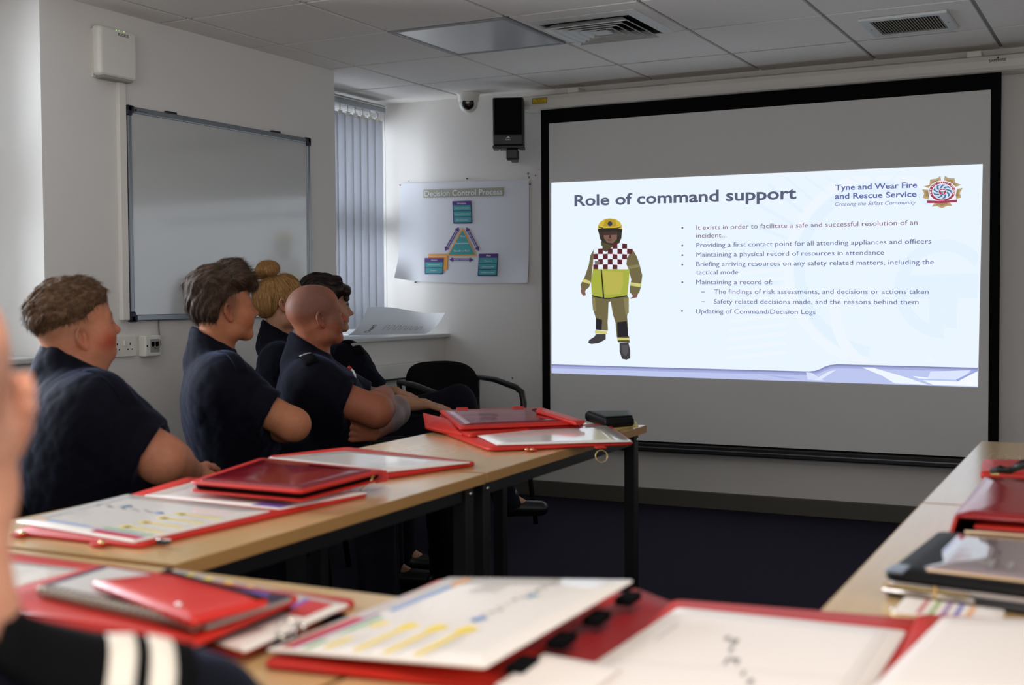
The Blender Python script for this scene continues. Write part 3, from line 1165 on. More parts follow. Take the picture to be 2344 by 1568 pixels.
def arrow(a, c, tx):
    A, B = Vector((*a, 0)), Vector((*c, 0))
    d = (B - A).normalized()
    n_ = Vector((-d.y, d.x, 0))
    pts = [A, A + d * 48 + n_ * 33, A + d * 48 + n_ * 17, B - d * 48 + n_ * 17, B - d * 48 + n_ * 33, B, B - d * 48 - n_ * 33, B - d * 48 - n_ * 17, A + d * 48 - n_ * 17, A + d * 48 - n_ * 33]
    patch([(p.x, p.y) for p in pts], PUR, 3)
    s_, e_ = A + d * 56 + n_ * 8, B - d * 56 + n_ * 8
    ptxt(tx, (s_.x, s_.y), (e_.x, e_.y), 20, ly=6, bold=.006)


arrow((718, 1144), (1028, 1146), 'Active monitoring')
arrow((663, 1033), (840, 728), 'Active monitoring')
arrow((938, 728), (1098, 1033), 'Active monitoring')
b.build('printed_diagram', t, O)
for u, v in ((1070, 409), (917, 424), (1214, 422), (952, 646)):
    p = on_y(u, v, YF)
    q = MB()
    q.tube([(p[0], YF - .001, p[2]), (p[0], YF - .012, p[2])], [.004, .003], M_black, 10)
    q.build('pin', t, O)
# scuffs left on the wall by old fixings: small chips beside the poster
b = MB()
for u, v, r in ((1209, 398, .010), (1211, 406, .009), (1226, 402, .007), (1234, 389, .004), (936, 415, .004), (1173, 866, .009)):
    p = on_y(u, v, YF - .0012)
    b.poly([(p[0] + r * (1 + .4 * math.sin(3 * a)) * math.cos(a) * .6, p[1], p[2] + r * (1 + .3 * math.cos(2 * a)) * math.sin(a)) for a in np.linspace(0, 2 * PI, 12)[:-1]], mat('wall_scuff', srgb(120, 118, 114), .9))
b.build('scuff_marks', bpy.data.objects['wall_front'])


# ------------------------------------------------------------------ tables
TT = 0.72                       # table top height


def wood_mat():
    m = bpy.data.materials.new('beech_laminate')
    m.use_nodes = True
    nt = m.node_tree
    bs = nt.nodes['Principled BSDF']
    tc = nt.nodes.new('ShaderNodeTexCoord')
    mp = nt.nodes.new('ShaderNodeMapping')
    mp.inputs['Scale'].default_value = (60, 3.0, 60)
    n = nt.nodes.new('ShaderNodeTexNoise')
    n.inputs['Scale'].default_value = 3
    n.inputs['Detail'].default_value = 6
    r = nt.nodes.new('ShaderNodeValToRGB')
    r.color_ramp.elements[0].position, r.color_ramp.elements[1].position = .35, .68
    r.color_ramp.elements[0].color = (*srgb(208, 173, 121), 1)
    r.color_ramp.elements[1].color = (*srgb(213, 178, 126), 1)
    nt.links.new(tc.outputs['Object'], mp.inputs['Vector'])
    nt.links.new(mp.outputs['Vector'], n.inputs['Vector'])
    nt.links.new(n.outputs['Fac'], r.inputs['Fac'])
    nt.links.new(r.outputs['Color'], bs.inputs['Base Color'])
    bs.inputs['Roughness'].default_value = 0.20
    bs.inputs['Specular IOR Level'].default_value = 0.6
    bs.inputs['Coat Weight'].default_value = 0.5
    bs.inputs['Coat Roughness'].default_value = 0.18
    return m


M_wood = wood_mat()
M_edge = mat('beech_edging', srgb(166, 124, 72), 0.45, var=.08, vscale=30, stretch=(40, 3, 40))
M_tube = mat('black_steel', srgb(16, 16, 17), 0.4, spec=.4)


def make_table(c, length, width, rz, label):
    """c: centre on the floor; the length runs along the local y axis"""
    t = thing('table', label, 'table', (c[0], c[1], 0), rz, 'beech tables set in a horseshoe')
    w, l = width / 2, length / 2
    b = MB()
    b.span((-w + .002, -l + .002, TT - .022), (w - .002, l - .002, TT), M_wood)
    b.build('table_top', t)
    e = MB()
    e.span((-w, -l, TT - .024), (-w + .002, l, TT - .0006), M_edge)
    e.span((w - .002, -l, TT - .024), (w, l, TT - .0006), M_edge)
    e.span((-w + .002, -l, TT - .024), (w - .002, -l + .002, TT - .0006), M_edge)
    e.span((-w + .002, l - .002, TT - .024), (w - .002, l, TT - .0006), M_edge)
    e.build('edging', t)
    f = MB()
    for s in (-1, 1):
        f.span((s * (w - .060), -l + .06, TT - .062), (s * (w - .030), l - .06, TT - .0245), M_tube)
        f.span((-w + .06, s * (l - .060), TT - .062), (w - .06, s * (l - .030), TT - .0245), M_tube)
    f.build('frame', t)
    for sx in (-1, 1):
        for sy in (-1, 1):
            g = MB()
            x, y = sx * (w - .040), sy * (l - .040)
            g.span((x - .019, y - .019, .012), (x + .019, y + .019, TT - .0245), M_tube, bevel=.003)
            lg = g.build('leg', t)
            k = MB()
            k.lathe([(.016, 0), (.018, .004), (.017, .014)], M_black, 14, Matrix.Translation((x, y, 0)))
            k.build('foot_glide', lg)
            k = MB()
            k.tube([(x + sx * .0185, y, TT - .045), (x + sx * .0225, y, TT - .045)], .006, M_chrome, 10)
            k.build('bolt', lg)
    return t


make_table((-1.738, 3.228), 1.190, .560, math.radians(2.2), 'far left beech table carrying the folder with the mirroring board and a black case')
make_table((-1.700, 2.062), 1.115, .570, math.radians(1.8), 'beech table before the two nearest seated people on the left')
make_table((-1.395, 1.190), 1.165, .600, math.radians(90), 'near beech table carrying the stacked notebook and red pouch')
make_table((-.205, 1.190), 1.200, .600, math.radians(90), 'near beech table under the large open red folder with white pages')
make_table((-.120, 2.070), 1.140, .570, math.radians(1.2), 'right-hand beech table carrying the black zip case and the red binder')
make_table((-.142, 3.232), 1.170, .570, math.radians(1.0), 'right-hand beech table at the far end, beside the screen')

# ------------------------------------------------------------------ folders
M_red = mat('red_pvc', srgb(190, 38, 26), 0.42, spec=.35, var=.10, vscale=8, bump=.10, bscale=160)
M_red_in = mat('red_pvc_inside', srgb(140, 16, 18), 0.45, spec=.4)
M_board = mat('gloss_board', srgb(236, 228, 220), 0.09, spec=.55)
M_page = mat('white_page', srgb(242, 232, 224), 0.35, spec=.4)
M_velcro = mat('black_velcro', srgb(14, 14, 15), 0.95, spec=.05)
M_pocket = mat('tinted_pocket', srgb(128, 22, 34), 0.10, spec=.7, bump=.35, bscale=16)
INK = {n: mat('marker_' + n, srgb(*c), .4) for n, c in dict(
    yellow=(236, 206, 60), blue=(110, 150, 206), teal=(40, 120, 160), green=(120, 176, 120), orange=(226, 160, 100),
    red=(196, 52, 52), violet=(120, 84, 170), grey=(150, 146, 142), pale=(200, 196, 192), dark=(70, 66, 66)).items()}


def tp(u, v, h):
    """point at height h above the table top"""
    return Vector(on_z(u, v, TT + h))


def slab(mb, q, th, m, r=.012, bulge=0.0, seg=5, round_edge=.0):
    """panel with rounded corners over the quad q (points of its underside, in order), thickness th"""
    q = [Vector(p) for p in q]
    n_ = (q[1] - q[0]).cross(q[3] - q[0]).normalized()
    if n_.z < 0:
        n_ = -n_
    out = []
    for k in range(4):
        a, c, d = q[k - 1], q[k], q[(k + 1) % 4]
        e, f = (a - c).normalized() * r, (d - c).normalized() * r
        for s in range(seg + 1):
            s_ = s / seg
            out.append(c + e * (1 - s_) ** 2 + f * s_ ** 2)
    N = len(out)
    cen = sum(q, Vector()) / 4
    e = min(round_edge or th * .35, th * .5)
    rings = []
    for off, ins in ((0, e), (e, 0), (th - e, 0), (th, e)):
        rings.append([p + (cen - p).normalized() * ins + n_ * off for p in out])
    for k in (1, 2, 3):
        s_ = k / 4.0
        rings.append([p + (cen - p) * s_ + n_ * (th + bulge * math.sin(s_ * PI / 2)) for p in out])
    vs = [p for rg in rings for p in rg] + [cen + n_ * (th + bulge)]
    fs = []
    for j in range(len(rings) - 1):
        for k in range(N):
            fs.append([j * N + k, j * N + (k + 1) % N, (j + 1) * N + (k + 1) % N, (j + 1) * N + k])
    L = (len(rings) - 1) * N
    for k in range(N):
        fs.append([L + k, L + (k + 1) % N, len(vs) - 1])
    fs.append(list(range(N))[::-1])
    # make the winding face outwards
    v0, v1, v2 = vs[fs[0][0]], vs[fs[0][1]], vs[fs[0][2]]
    if (v1 - v0).cross(v2 - v0).dot((v0 + v1) / 2 - cen) < 0:
        fs = [f[::-1] for f in fs]
    mb.add(vs, fs, m, True)


def bil(q, s, t):
    q = [Vector(p) for p in q]
    return (q[0] * (1 - s) + q[1] * s) * (1 - t) + (q[3] * (1 - s) + q[2] * s) * t


def mark(mb, q, s0, t0, s1, t1, w, m, th):
    """a printed or drawn stroke on the face of a board, from (s0,t0) to (s1,t1) in the board's own measure"""
    n_ = (Vector(q[1]) - Vector(q[0])).cross(Vector(q[3]) - Vector(q[0])).normalized()
    if n_.z < 0:
        n_ = -n_
    A, B = bil(q, s0, t0), bil(q, s1, t1)
    d = (B - A).normalized()
    p = n_.cross(d) * w / 2
    L = n_ * (th + .0004)
    mb.poly([A - p + L, B - p + L, B + p + L, A + p + L], m)


def patch4(mb, q, s0, t0, s1, t1, m, th):
    n_ = (Vector(q[1]) - Vector(q[0])).cross(Vector(q[3]) - Vector(q[0])).normalized()
    if n_.z < 0:
        n_ = -n_
    L = n_ * (th + .0005)
    mb.poly([bil(q, s0, t0) + L, bil(q, s1, t0) + L, bil(q, s1, t1) + L, bil(q, s0, t1) + L], m)


def dring(parent, c, rot, O, name='ring', R=.014, wr=.0022, m=None):
    b = MB()
    M = Matrix.Translation(Vector(c)) @ rot.to_4x4()
    b.tube([M @ Vector((R * math.cos(a), R * math.sin(a), 0)) for a in np.linspace(0, 2 * PI, 25)[:-1]], wr, m or M_brass, 8, closed=True)
    return b.build(name, parent, O)


def stud(parent, c, O, m=None, r=.006, name='press_stud'):
    b = MB()
    b.lathe([(r, 0), (r, .002), (r * .6, .0045), (.0005, .005)], m or M_brass, 14, Matrix.Translation(Vector(c)))
    return b.build(name, parent, O)


def incident_board(parent, q, th, O, rows, name='white_board', m=None, ann=True):
    """glossy printed tactical board: q[0]->q[1] along its red-titled short end"""
    b = MB()
    slab(b, q, th, m or M_board, r=.010)
    e = MB()
    if ann:
        rows(b, q, th)
    return b.build(name, parent, O)


def tactical(b, q, th):
    # red and violet title block, green line, yellow arrows, blue line with a scatter of notes
    patch4(b, q, .04, .03, .10, .40, INK['red'], th)
    patch4(b, q, .10, .03, .115, .46, INK['violet'], th)
    mark(b, q, .16, .03, .16, .42, .009, INK['green'], th)
    for k in range(4):
        t0 = .10 + .085 * k
        s = .24 + .14 * k
        mark(b, q, s, .05, s, .34, .009, INK['yellow'], th)
        mark(b, q, s - .01, .30, s + .012, .36, .020, INK['yellow'], th)
        mark(b, q, s + .05, .04, s + .05, .26, .0035, INK['pale'], th)
    mark(b, q, .13, .50, .13, .86, .009, INK['blue'], th)
    mark(b, q, .13, .86, .13, .98, .010, INK['orange'], th)
    for k in range(16):
        t_ = .42 + k * .033
        s = .62 + .02 * math.sin(k * 2.1)
        mark(b, q, s, t_, s, t_ + .026, .004 + .003 * (k % 3 == 0), INK['grey'] if k % 4 else INK['dark'], th)
    mark(b, q, .605, .43, .635, .47, .016, INK['blue'], th)
    mark(b, q, .66, .72, .685, .76, .020, INK['teal'], th)
    mark(b, q, .685, .735, .70, .75, .010, INK['green'], th)
    for k in range(5):
        mark(b, q, .30 + .03 * k, .78, .30 + .03 * k, .92, .0035, INK['pale'], th)


def zz(pts):
    c = sum(pts, Vector()) / len(pts)
    return (c.x, c.y, TT)


# --- near end of the left tables: red folder lying open with two boards
def place(name, label, cat, pts, group=None):
    o = zz(pts)
    return thing(name, label, cat, o, 0, group), o


FG = 'red incident command folders on the tables'
q = [tp(28, 1224, .001), tp(318, 1257, .001), tp(846, 1136, .001), tp(430, 1098, .001)]
t, O = place('document_folder', 'red folder at the near end of the left tables, board drawn with yellow arrows', 'folder', q, FG)
b = MB()
slab(b, q, .007, M_red, r=.018)
b.build('cover', t, O)
bq = [tp(305, 1244, .0085), tp(35, 1197, .0085), tp(293, 1134, .0085), tp(620, 1172, .0085)]
bq2 = [bq[0], bq[3], bq[2], bq[1]]
b = MB()
slab(b, bq, .003, M_board, r=.006)
tq = [bq[0], bq[3], bq[2], bq[1]]
tactical(b, tq, .003)
b.build('white_board', t, O)
bq = [tp(640, 1168, .0085), tp(330, 1137, .0085), tp(470, 1098, .0085), tp(842, 1130, .0085)]
b = MB()
slab(b, bq, .003, M_board, r=.006)
patch4(b, [bq[0], bq[1], bq[2], bq[3]], .02, .03, .22, .20, INK['violet'], .003)
for k in range(5):
    mark(b, bq, .35 + .08 * k, .06, .35 + .08 * k, .14, .002, INK['pale'], .003)
b.build('white_board', t, O)
for u, v in ((50, 1225), (232, 1247)):
    p = tp(u, v, .004)
    g = MB()
    slab(g, [p + Vector(d) for d in ((-.018, -.012, -.002), (.010, -.012, -.002), (.010, .010, -.002), (-.018, .010, -.002))], .006, M_red, r=.004)
    tab = g.build('strap_tab', t, O)
    stud(tab, p + Vector((.006, -.004, .004)), O)
p = tp(375, 1246, .006)
g = MB()
g.box(p + Vector((0, 0, .004)), (.022, .016, .008), M_black, bevel=.002)
g.tube([p + Vector((-.01, -.006, .008)), p + Vector((.012, .004, .008))], .002, M_chrome, 8)
g.build('buckle', t, O)

# --- second folder: board leaf at the back, window pocket leaf folded over the first folder
q = [tp(612, 1052, .001), tp(884, 1098, .001), tp(1092, 1066, .001), tp(795, 1031, .001)]
t, O = place('document_folder', 'red folder in the middle of the left tables, window pocket laid over the next folder', 'folder', q, FG)
b = MB()
slab(b, q, .010, M_red, r=.016)
b.build('cover', t, O)
b = MB()
bq = [tp(612, 1050, .0125), tp(884, 1082, .0125), tp(1078, 1060, .0125), tp(792, 1034, .0125)]
slab(b, bq, .003, M_board, r=.006)
for k in range(4):
    mark(b, bq, .70 + .05 * k, .15, .72 + .05 * k, .75, .003, INK['pale'], .003)
mark(b, bq, .82, .06, .90, .22, .006, INK['orange'], .003)
b.build('white_board', t, O)
wq = [tp(432, 1126, .022), tp(690, 1150, .022), tp(885, 1098, .022), tp(598, 1068, .022)]
b = MB()
slab(b, wq, .004, M_red, r=.016)
low = b.build('pocket_back', t, O)
dz = Vector((0, 0, .016))
b = MB()
inset = [bil(wq, .03, .03), bil(wq, .97, .03), bil(wq, .97, .97), bil(wq, .03, .97)]
slab(b, [p + Vector((0, 0, .0045)) for p in inset], .0115, M_velcro, r=.012)
b.build('dark_lining', t, O)
b = MB()
slab(b, [p + dz for p in wq], .006, M_red, r=.018)
top = b.build('pocket_front', t, O)
b = MB()
inset = [bil(wq, .055, .055), bil(wq, .945, .055), bil(wq, .945, .92), bil(wq, .055, .92)]
slab(b, [p + dz + Vector((0, 0, .0058)) for p in inset], .0012, M_pocket, r=.012, bulge=.002)
b.build('clear_window', top, O)
# handle strap over the hinge, with a clip
b = MB()
slab(b, [tp(858, 1108, .016), tp(888, 1103, .016), tp(884, 1080, .032), tp(856, 1084, .032)], .006, M_red, r=.006)
b.build('handle_strap', t, O)
p = tp(851, 1098, .028)
g = MB()
g.tube([p + Vector((0, 0, .012)), p, p + Vector((-.010, -.020, -.016)), p + Vector((-.012, -.026, -.022))], .0022, M_brass, 8)
g.box(p + Vector((0, 0, .010)), (.012, .010, .008), M_brass, bevel=.002)
g.build('snap_clip', t, O)

# --- far folder in front of the screen
q = [tp(1000, 988, .002), tp(1118, 1034, .002), tp(1452, 1020, .002), tp(1392, 976, .002)]
t, O = place('document_folder', 'red folder lying open on the far table, its board mirroring the bright slide', 'folder', q, FG)
b = MB()
slab(b, q, .010, M_red, r=.030)
b.build('cover', t, O)
b = MB()
bq = [tp(1068, 987, .014), tp(1137, 1020, .014), tp(1446, 1012, .014), tp(1388, 976, .014)]
slab(b, bq, .003, M_board, r=.004)
for k in range(3):
    mark(b, bq, .18 + .1 * k, .12, .18 + .1 * k, .40, .0015, INK['pale'], .003)
mark(b, bq, .12, .22, .14, .34, .005, INK['grey'], .003)
b.build('white_board', t, O)
bk = [tp(975, 968, .010), tp(1075, 1004, .010), tp(1338, 976, .010), tp(1262, 950, .010)]
b = MB()
slab(b, bk, .012, M_red, r=.02)
b.build('back_cover', t, O)
pk = [tp(1005, 944, .040), tp(1052, 985, .026), tp(1333, 972, .026), tp(1236, 938, .040)]
b = MB()
slab(b, pk, .008, M_red, r=.014)
pf = b.build('pocket_front', t, O)
b = MB()
ins = [bil(pk, .06, .04), bil(pk, .90, .04), bil(pk, .90, .93), bil(pk, .06, .93)]
slab(b, [p + Vector((0, 0, .0078)) for p in ins], .0012, M_pocket, r=.01, bulge=.002)
b.build('clear_window', pf, O)
b = MB()
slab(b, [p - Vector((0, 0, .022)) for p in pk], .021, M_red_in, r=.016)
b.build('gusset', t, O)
# folded left end hanging over the table edge
gq = [tp(970, 952, .024), tp(975, 985, .006), tp(1062, 1002, .006), tp(1035, 968, .030)]
b = MB()
slab(b, gq, .012, M_red, r=.016, bulge=.012)
b.build('folded_flap', t, O)
b = MB()
sq = [tp(1235, 938, .046), tp(1226, 945, .046), tp(1318, 974, .030), tp(1340, 970, .030)]
slab(b, sq, .010, M_red, r=.006)
b.build('handle_strap', t, O)
for u, v in ((1058, 938), (1186, 935)):
    p = tp(u, v, .044)
    g = MB()
    g.box(p, (.040, .016, .014), M_red, rot=Matrix.Rotation(.7, 3, 'Z'), bevel=.003)
    g.build('strap_tab', t, O)
for u, v in ((1215, 1030), (1374, 1024)):
    p = tp(u, v, .004)
    g = MB()
    g.box(p, (.030, .030, .005), M_red, rot=Matrix.Rotation(.7, 3, 'Z'), bevel=.002)
    tab = g.build('strap_tab', t, O)
    if u < 1300:
        stud(tab, p + Vector((-.004, -.016, .002)), O)
        stud(tab, p + Vector((.010, -.012, .002)), O)
    else:
        a = p + Vector((.012, -.020, -.022))
        dring(tab, a, Matrix.Rotation(.65, 3, 'Z') @ Matrix.Rotation(PI / 2 - .3, 3, 'X'), O, R=.017, wr=.0014)
for u, v in ((1108, 980), (1124, 980), (1252, 973)):
    stud(t, tp(u, v, .027), O, r=.005)

# --- black case on a yellow pad at the far end
q = [tp(1440, 984, 0), tp(1395, 990, 0), tp(1345, 968, 0), tp(1448, 972, 0)]
q = [tp(1385, 985, 0.0), tp(1462, 976, 0.0), tp(1452, 962, 0.0), tp(1380, 968, 0.0)]
b = MB()
slab(b, q, .004, mat('yellow_paper', srgb(222, 206, 120), .6), r=.003)
o = b.build('notepad', None, zz(q))
tag(o, 'small yellow notepad under the black case at the far table end', 'notepad')
q = [tp(1386, 981, .005), tp(1452, 976, .005), tp(1447, 961, .005), tp(1338, 962, .005)]
t, O = place('zip_case', 'small black leather case lying on a yellow notepad at the far table end', 'case', q)
b = MB()
M_leather = mat('black_leather', srgb(11, 11, 12), .45, spec=.18, bump=.2, bscale=300)
slab(b, q, .030, M_leather, r=.010, bulge=.003, round_edge=.008)
b.build('body', t, O)
b = MB()
slab(b, [bil(q, .04, .06) + Vector((0, 0, .0305)), bil(q, .96, .06) + Vector((0, 0, .0305)), bil(q, .96, .94) + Vector((0, 0, .0305)), bil(q, .04, .94) + Vector((0, 0, .0305))], .004, M_leather, r=.008, bulge=.001)
b.build('flap', t, O)

# --- near left folder: two leaves, with a notebook and a pouch piled on it
q = [tp(-330, 1330, .001), tp(-60, 1262, .001), tp(822, 1384, .001), tp(556, 1510, .001)]
t, O = place('document_folder', 'red folder lying open on the near table, half under a spiral notebook', 'folder', q, FG)
b = MB()
slab(b, q, .007, M_red, r=.02)
b.build('cover', t, O)
b = MB()
bq = [tp(-260, 1330, .009), tp(-20, 1283, .009), tp(208, 1309, .009), tp(-20, 1372, .009)]
slab(b, bq, .003, M_board, r=.006)
for k in range(4):
    mark(b, bq, .5 + .1 * k, .3, .5 + .1 * k, .7, .002, INK['pale'], .003)
b.build('white_board', t, O)
b = MB()
bq = [tp(560, 1496, .016), tp(802, 1389, .014), tp(402, 1308, .012), tp(250, 1400, .012)]
slab(b, bq, .004, M_board, r=.008)
patch4(b, bq, .62, .05, .93, .17, INK['red'], .004)
patch4(b, bq, .62, .17, .93, .20, INK['violet'], .004)
for k in range(6):
    mark(b, bq, .93, .26 + .12 * k, .93, .30 + .12 * k, .012, INK['yellow'], .004)
    mark(b, bq, .86, .25 + .12 * k, .86, .33 + .12 * k, .003, INK['pale'], .004)
b.build('white_board', t, O)
for s_ in (.30, .75):
    p = bil([tp(560, 1498, .006), tp(806, 1392, .006), tp(806, 1392, .006), tp(560, 1498, .006)], s_, 0)
    g = MB()
    g.box(p + Vector((.012, -.004, .003)), (.022, .034, .006), M_velcro, rot=Matrix.Rotation(-.55, 3, 'Z'), bevel=.001)
    g.build('velcro_strip', t, O)
dring(t, tp(655, 1440, .028), Matrix.Rotation(.5, 3, 'Z') @ Matrix.Rotation(1.2, 3, 'X'), O, R=.011, wr=.0016, m=M_chrome)
g = MB()
p = tp(690, 1434, .022)
g.tube([p + Vector((-.006, .004, 0)), p + Vector((.008, -.005, 0))], .0042, M_chrome, 10)
g.build('clasp', t, O)

# red pocket leaf carried on the folder, the notebook inside its mouth
q = [tp(-120, 1400, .030), tp(232, 1305, .026), tp(694, 1378, .028), tp(440, 1490, .028)]
t, O = place('document_wallet', 'thick red wallet under the spiral notebook on the near table', 'wallet', q)
b = MB()
slab(b, q, .010, M_red, r=.02, round_edge=.004)
b.build('front_cover', t, O)
b = MB()
ins = [bil(q, .03, .03), bil(q, .97, .03), bil(q, .97, .97), bil(q, .03, .97)]
slab(b, [Vector((p.x, p.y, TT + .0175)) for p in ins], .010, M_velcro, r=.012)
b.build('dark_lining', t, O)
g = MB()
a, c = q[3] + Vector((0, 0, .010)), q[0] + Vector((0, 0, .010))
g.tube([a + Vector((-.004, .006, 0)), (a + c) / 2 + Vector((0, .006, .001)), c + Vector((.004, .006, 0))], .0028, M_red, 8)
g.build('piping', t, O)

q = [tp(80, 1358, .0415), tp(240, 1306, .0395), tp(676, 1376, .0405), tp(470, 1446, .0415)]
t, O = place('spiral_notebook', 'spiral-bound notebook with a dark cover under the red pouch', 'notebook', q)
b = MB()
slab(b, [bil(q, .02, 0), bil(q, .97, 0), bil(q, .97, 1), bil(q, .02, 1)], .007, mat('grey_pages', srgb(150, 140, 132), .7), r=.004)
b.build('pages', t, O)
b = MB()
cq = [bil(q, 0, 0) + Vector((0, 0, .0072)), bil(q, .97, 0) + Vector((0, 0, .0072)), bil(q, .97, 1) + Vector((0, 0, .0072)), bil(q, 0, 1) + Vector((0, 0, .0072))]
slab(b, cq, .001, mat('notebook_cover', srgb(46, 34, 60), .3), r=.004)
patch4(b, cq, .12, .05, .96, .40, INK['pale'], .001)
patch4(b, cq, .75, .62, .95, .92, INK['violet'], .001)
b.build('cover', t, O)
b = MB()
a, c = bil(q, -.015, .04) + Vector((0, 0, .006)), bil(q, -.015, .97) + Vector((0, 0, .006))
d = (c - a)
nx = Vector((-d.y, d.x, 0)).normalized()
n = 24
mat('spiral_steel', srgb(205, 195, 175), .3, metal=.8)
for k in range(n):
    p = a + d * (k + .5) / n
    b.tube([p + (nx * math.cos(x) + Vector((0, 0, 1)) * math.sin(x)) * .0070 for x in np.linspace(0, 2 * PI, 13)[:-1]], .0016, MATS['spiral_steel'], 6, closed=True)
b.build('spiral_binding', t, O)

q = [tp(208, 1342, .056), tp(385, 1320, .056), tp(618, 1384, .054), tp(440, 1432, .054)]
t, O = place('pencil_pouch', 'small red zipped pouch lying on the spiral notebook', 'pouch', q)
b = MB()
slab(b, [p - Vector((0, 0, .003)) for p in q], .010, mat('red_vinyl', srgb(206, 40, 32), .25, spec=.55, bump=.2, bscale=30), r=.006, bulge=.006, round_edge=.004)
b.build('body', t, O)
b = MB()
a, c = bil(q, .93, .02) + Vector((0, 0, .0095)), bil(q, .93, .98) + Vector((0, 0, .0095))
w = (bil(q, 1, .5) - bil(q, .9, .5)).normalized() * .007
b.add([a - w, a + w, c + w, c - w, a - w - Vector((0, 0, .004)), a + w - Vector((0, 0, .004)), c + w - Vector((0, 0, .004)), c - w - Vector((0, 0, .004))],
      [[0, 1, 2, 3], [7, 6, 5, 4], [0, 4, 5, 1], [1, 5, 6, 2], [2, 6, 7, 3], [3, 7, 4, 0]], M_velcro)
zp = b.build('zip', t, O)
g = MB()
p = bil(q, .93, .06) + Vector((0, 0, .013))
g.box(p, (.008, .014, .003), M_black, rot=Matrix.Rotation(.4, 3, 'Z'), bevel=.001)
g.build('zip_pull', zp, O)
stud(t, bil(q, .14, .78) + Vector((0, 0, .0085)), O, M_chrome, .004)

# --- large folder in the middle of the near table
lq = [tp(592, 1532, .001), tp(1120, 1585, .001), tp(1450, 1372, .001), tp(1010, 1338, .001)]
t, O = place('document_folder', 'large red folder lying open nearest the camera, board with yellow arrows on its left leaf', 'folder', lq, FG)
b = MB()
slab(b, lq, .010, M_red, r=.02, round_edge=.005)
b.build('cover', t, O)
b = MB()
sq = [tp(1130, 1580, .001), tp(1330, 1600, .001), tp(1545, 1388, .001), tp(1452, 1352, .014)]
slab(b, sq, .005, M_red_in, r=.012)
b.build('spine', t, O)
b = MB()
bq = [tp(607, 1492, .016), tp(1110, 1532, .030), tp(1451, 1332, .052), tp(1030, 1326, .030)]
slab(b, bq, .003, M_board, r=.006)
tactical(b, bq, .003)
b.build('white_board', t, O)
for k in range(4):
    s_ = .10 + .26 * k
    p = bil([tp(1150, 1545, .018), tp(1462, 1350, .030), tp(1462, 1350, .030), tp(1150, 1545, .018)], s_, 0)
    g = MB()
    g.box(p + Vector((.004, 0, .0)), (.022, .046, .010), M_velcro, rot=Matrix.Rotation(.05, 3, 'Z'), bevel=.001)
    g.build('velcro_strip', t, O)
rq = [tp(1300, 1610, .001), tp(2020, 1640, .001), tp(2140, 1432, .001), tp(1540, 1384, .001)]
b = MB()
slab(b, rq, .008, M_red, r=.02)
b.build('right_leaf', t, O)
pg = [tp(1240, 1602, .010), tp(1960, 1640, .010), tp(2075, 1447, .010), tp(1552, 1393, .010)]
b = MB()
slab(b, pg, .002, M_page, r=.010)
for s0, t0, ln, w in ((.36, .66, .05, .006), (.40, .62, .07, .008), (.42, .54, .05, .005), (.47, .44, .04, .007), (.45, .40, .08, .004), (.49, .41, .06, .004), (.55, .30, .05, .004), (.60, .22, .06, .006)):
    mark(b, pg, s0, t0, s0 - .01, t0 + ln, w, INK['grey'], .002)
mark(b, pg, .10, .60, .10, .80, .003, INK['pale'], .002)
mark(b, pg, .93, .06, .93, .94, .0014, INK['pale'], .002)
mark(b, pg, .90, .06, .90, .94, .0010, INK['pale'], .002)
mark(b, pg, .05, .36, .9, .36, .0010, INK['pale'], .002)
b.build('page', t, O)
p2 = [tp(2000, 1640, .001), tp(2420, 1660, .001), tp(2420, 1440, .001), tp(2100, 1420, .004)]
b = MB()
slab(b, p2, .010, M_red, r=.02)
b.build('outer_leaf', t, O)
b = MB()
p3 = [tp(1985, 1590, .016), tp(2390, 1600, .016), tp(2410, 1424, .016), tp(2158, 1416, .016)]
slab(b, p3, .003, M_page, r=.012)
b.build('page', t, O)
fq = [tp(1130, 1572, .014), tp(1300, 1620, .014), tp(1425, 1531, .014), tp(1246, 1498, .018)]
b = MB()
slab(b, fq, .0012, M_page, r=.004)
o = b.build('paper_sheet', None, zz(fq))
tag(o, 'blank white sheet lying across the middle of the large open folder', 'paper')

# --- right-hand tables
q = [tp(2020, 1352, .001), tp(2238, 1384, .001), tp(2300, 1300, .001), tp(2085, 1270, .001)]
q = [tp(2022, 1312, .034), tp(2500, 1372, .034), tp(2470, 1240, .034), tp(2148, 1216, .034)]
q = [p - Vector((0, 0, .033)) for p in q]
t, O = place('zip_portfolio', 'black zip portfolio with a clear pocket lying on the right-hand table', 'portfolio', q)
b = MB()
slab(b, q, .012, M_black, r=.014)
b.build('back_cover', t, O)
b = MB()
slab(b, [bil(q, .02, .03) + Vector((0, 0, .012)), bil(q, .98, .03) + Vector((0, 0, .012)), bil(q, .98, .97) + Vector((0, 0, .012)), bil(q, .02, .97) + Vector((0, 0, .012))], .010, M_page, r=.010)
b.build('pages', t, O)
b = MB()
slab(b, [p + Vector((0, 0, .022)) for p in q], .012, M_leather, r=.016, bulge=.004, round_edge=.005)
fc = b.build('front_cover', t, O)
M_clear = mat('clear_pocket', srgb(150, 134, 136), .06, spec=.9, coat=.5, bump=.4, bscale=14)
ck = [bil(q, .17, .14), bil(q, .97, .14), bil(q, .97, .95), bil(q, .17, .95)]
b = MB()
slab(b, [p + Vector((0, 0, .0345)) for p in ck], .0015, M_clear, r=.006, bulge=.003)
for k in range(5):
    a = .42 + .13 * k
    patch4(b, [p + Vector((0, 0, .0362)) for p in ck], a, .38, a + .05, .62, INK['red'] if k % 2 else INK['dark'], .0018)
    patch4(b, [p + Vector((0, 0, .0362)) for p in ck], a - .03, .16, a + .01, .34, INK['grey'], .0018)
b.build('clear_pocket', fc, O)
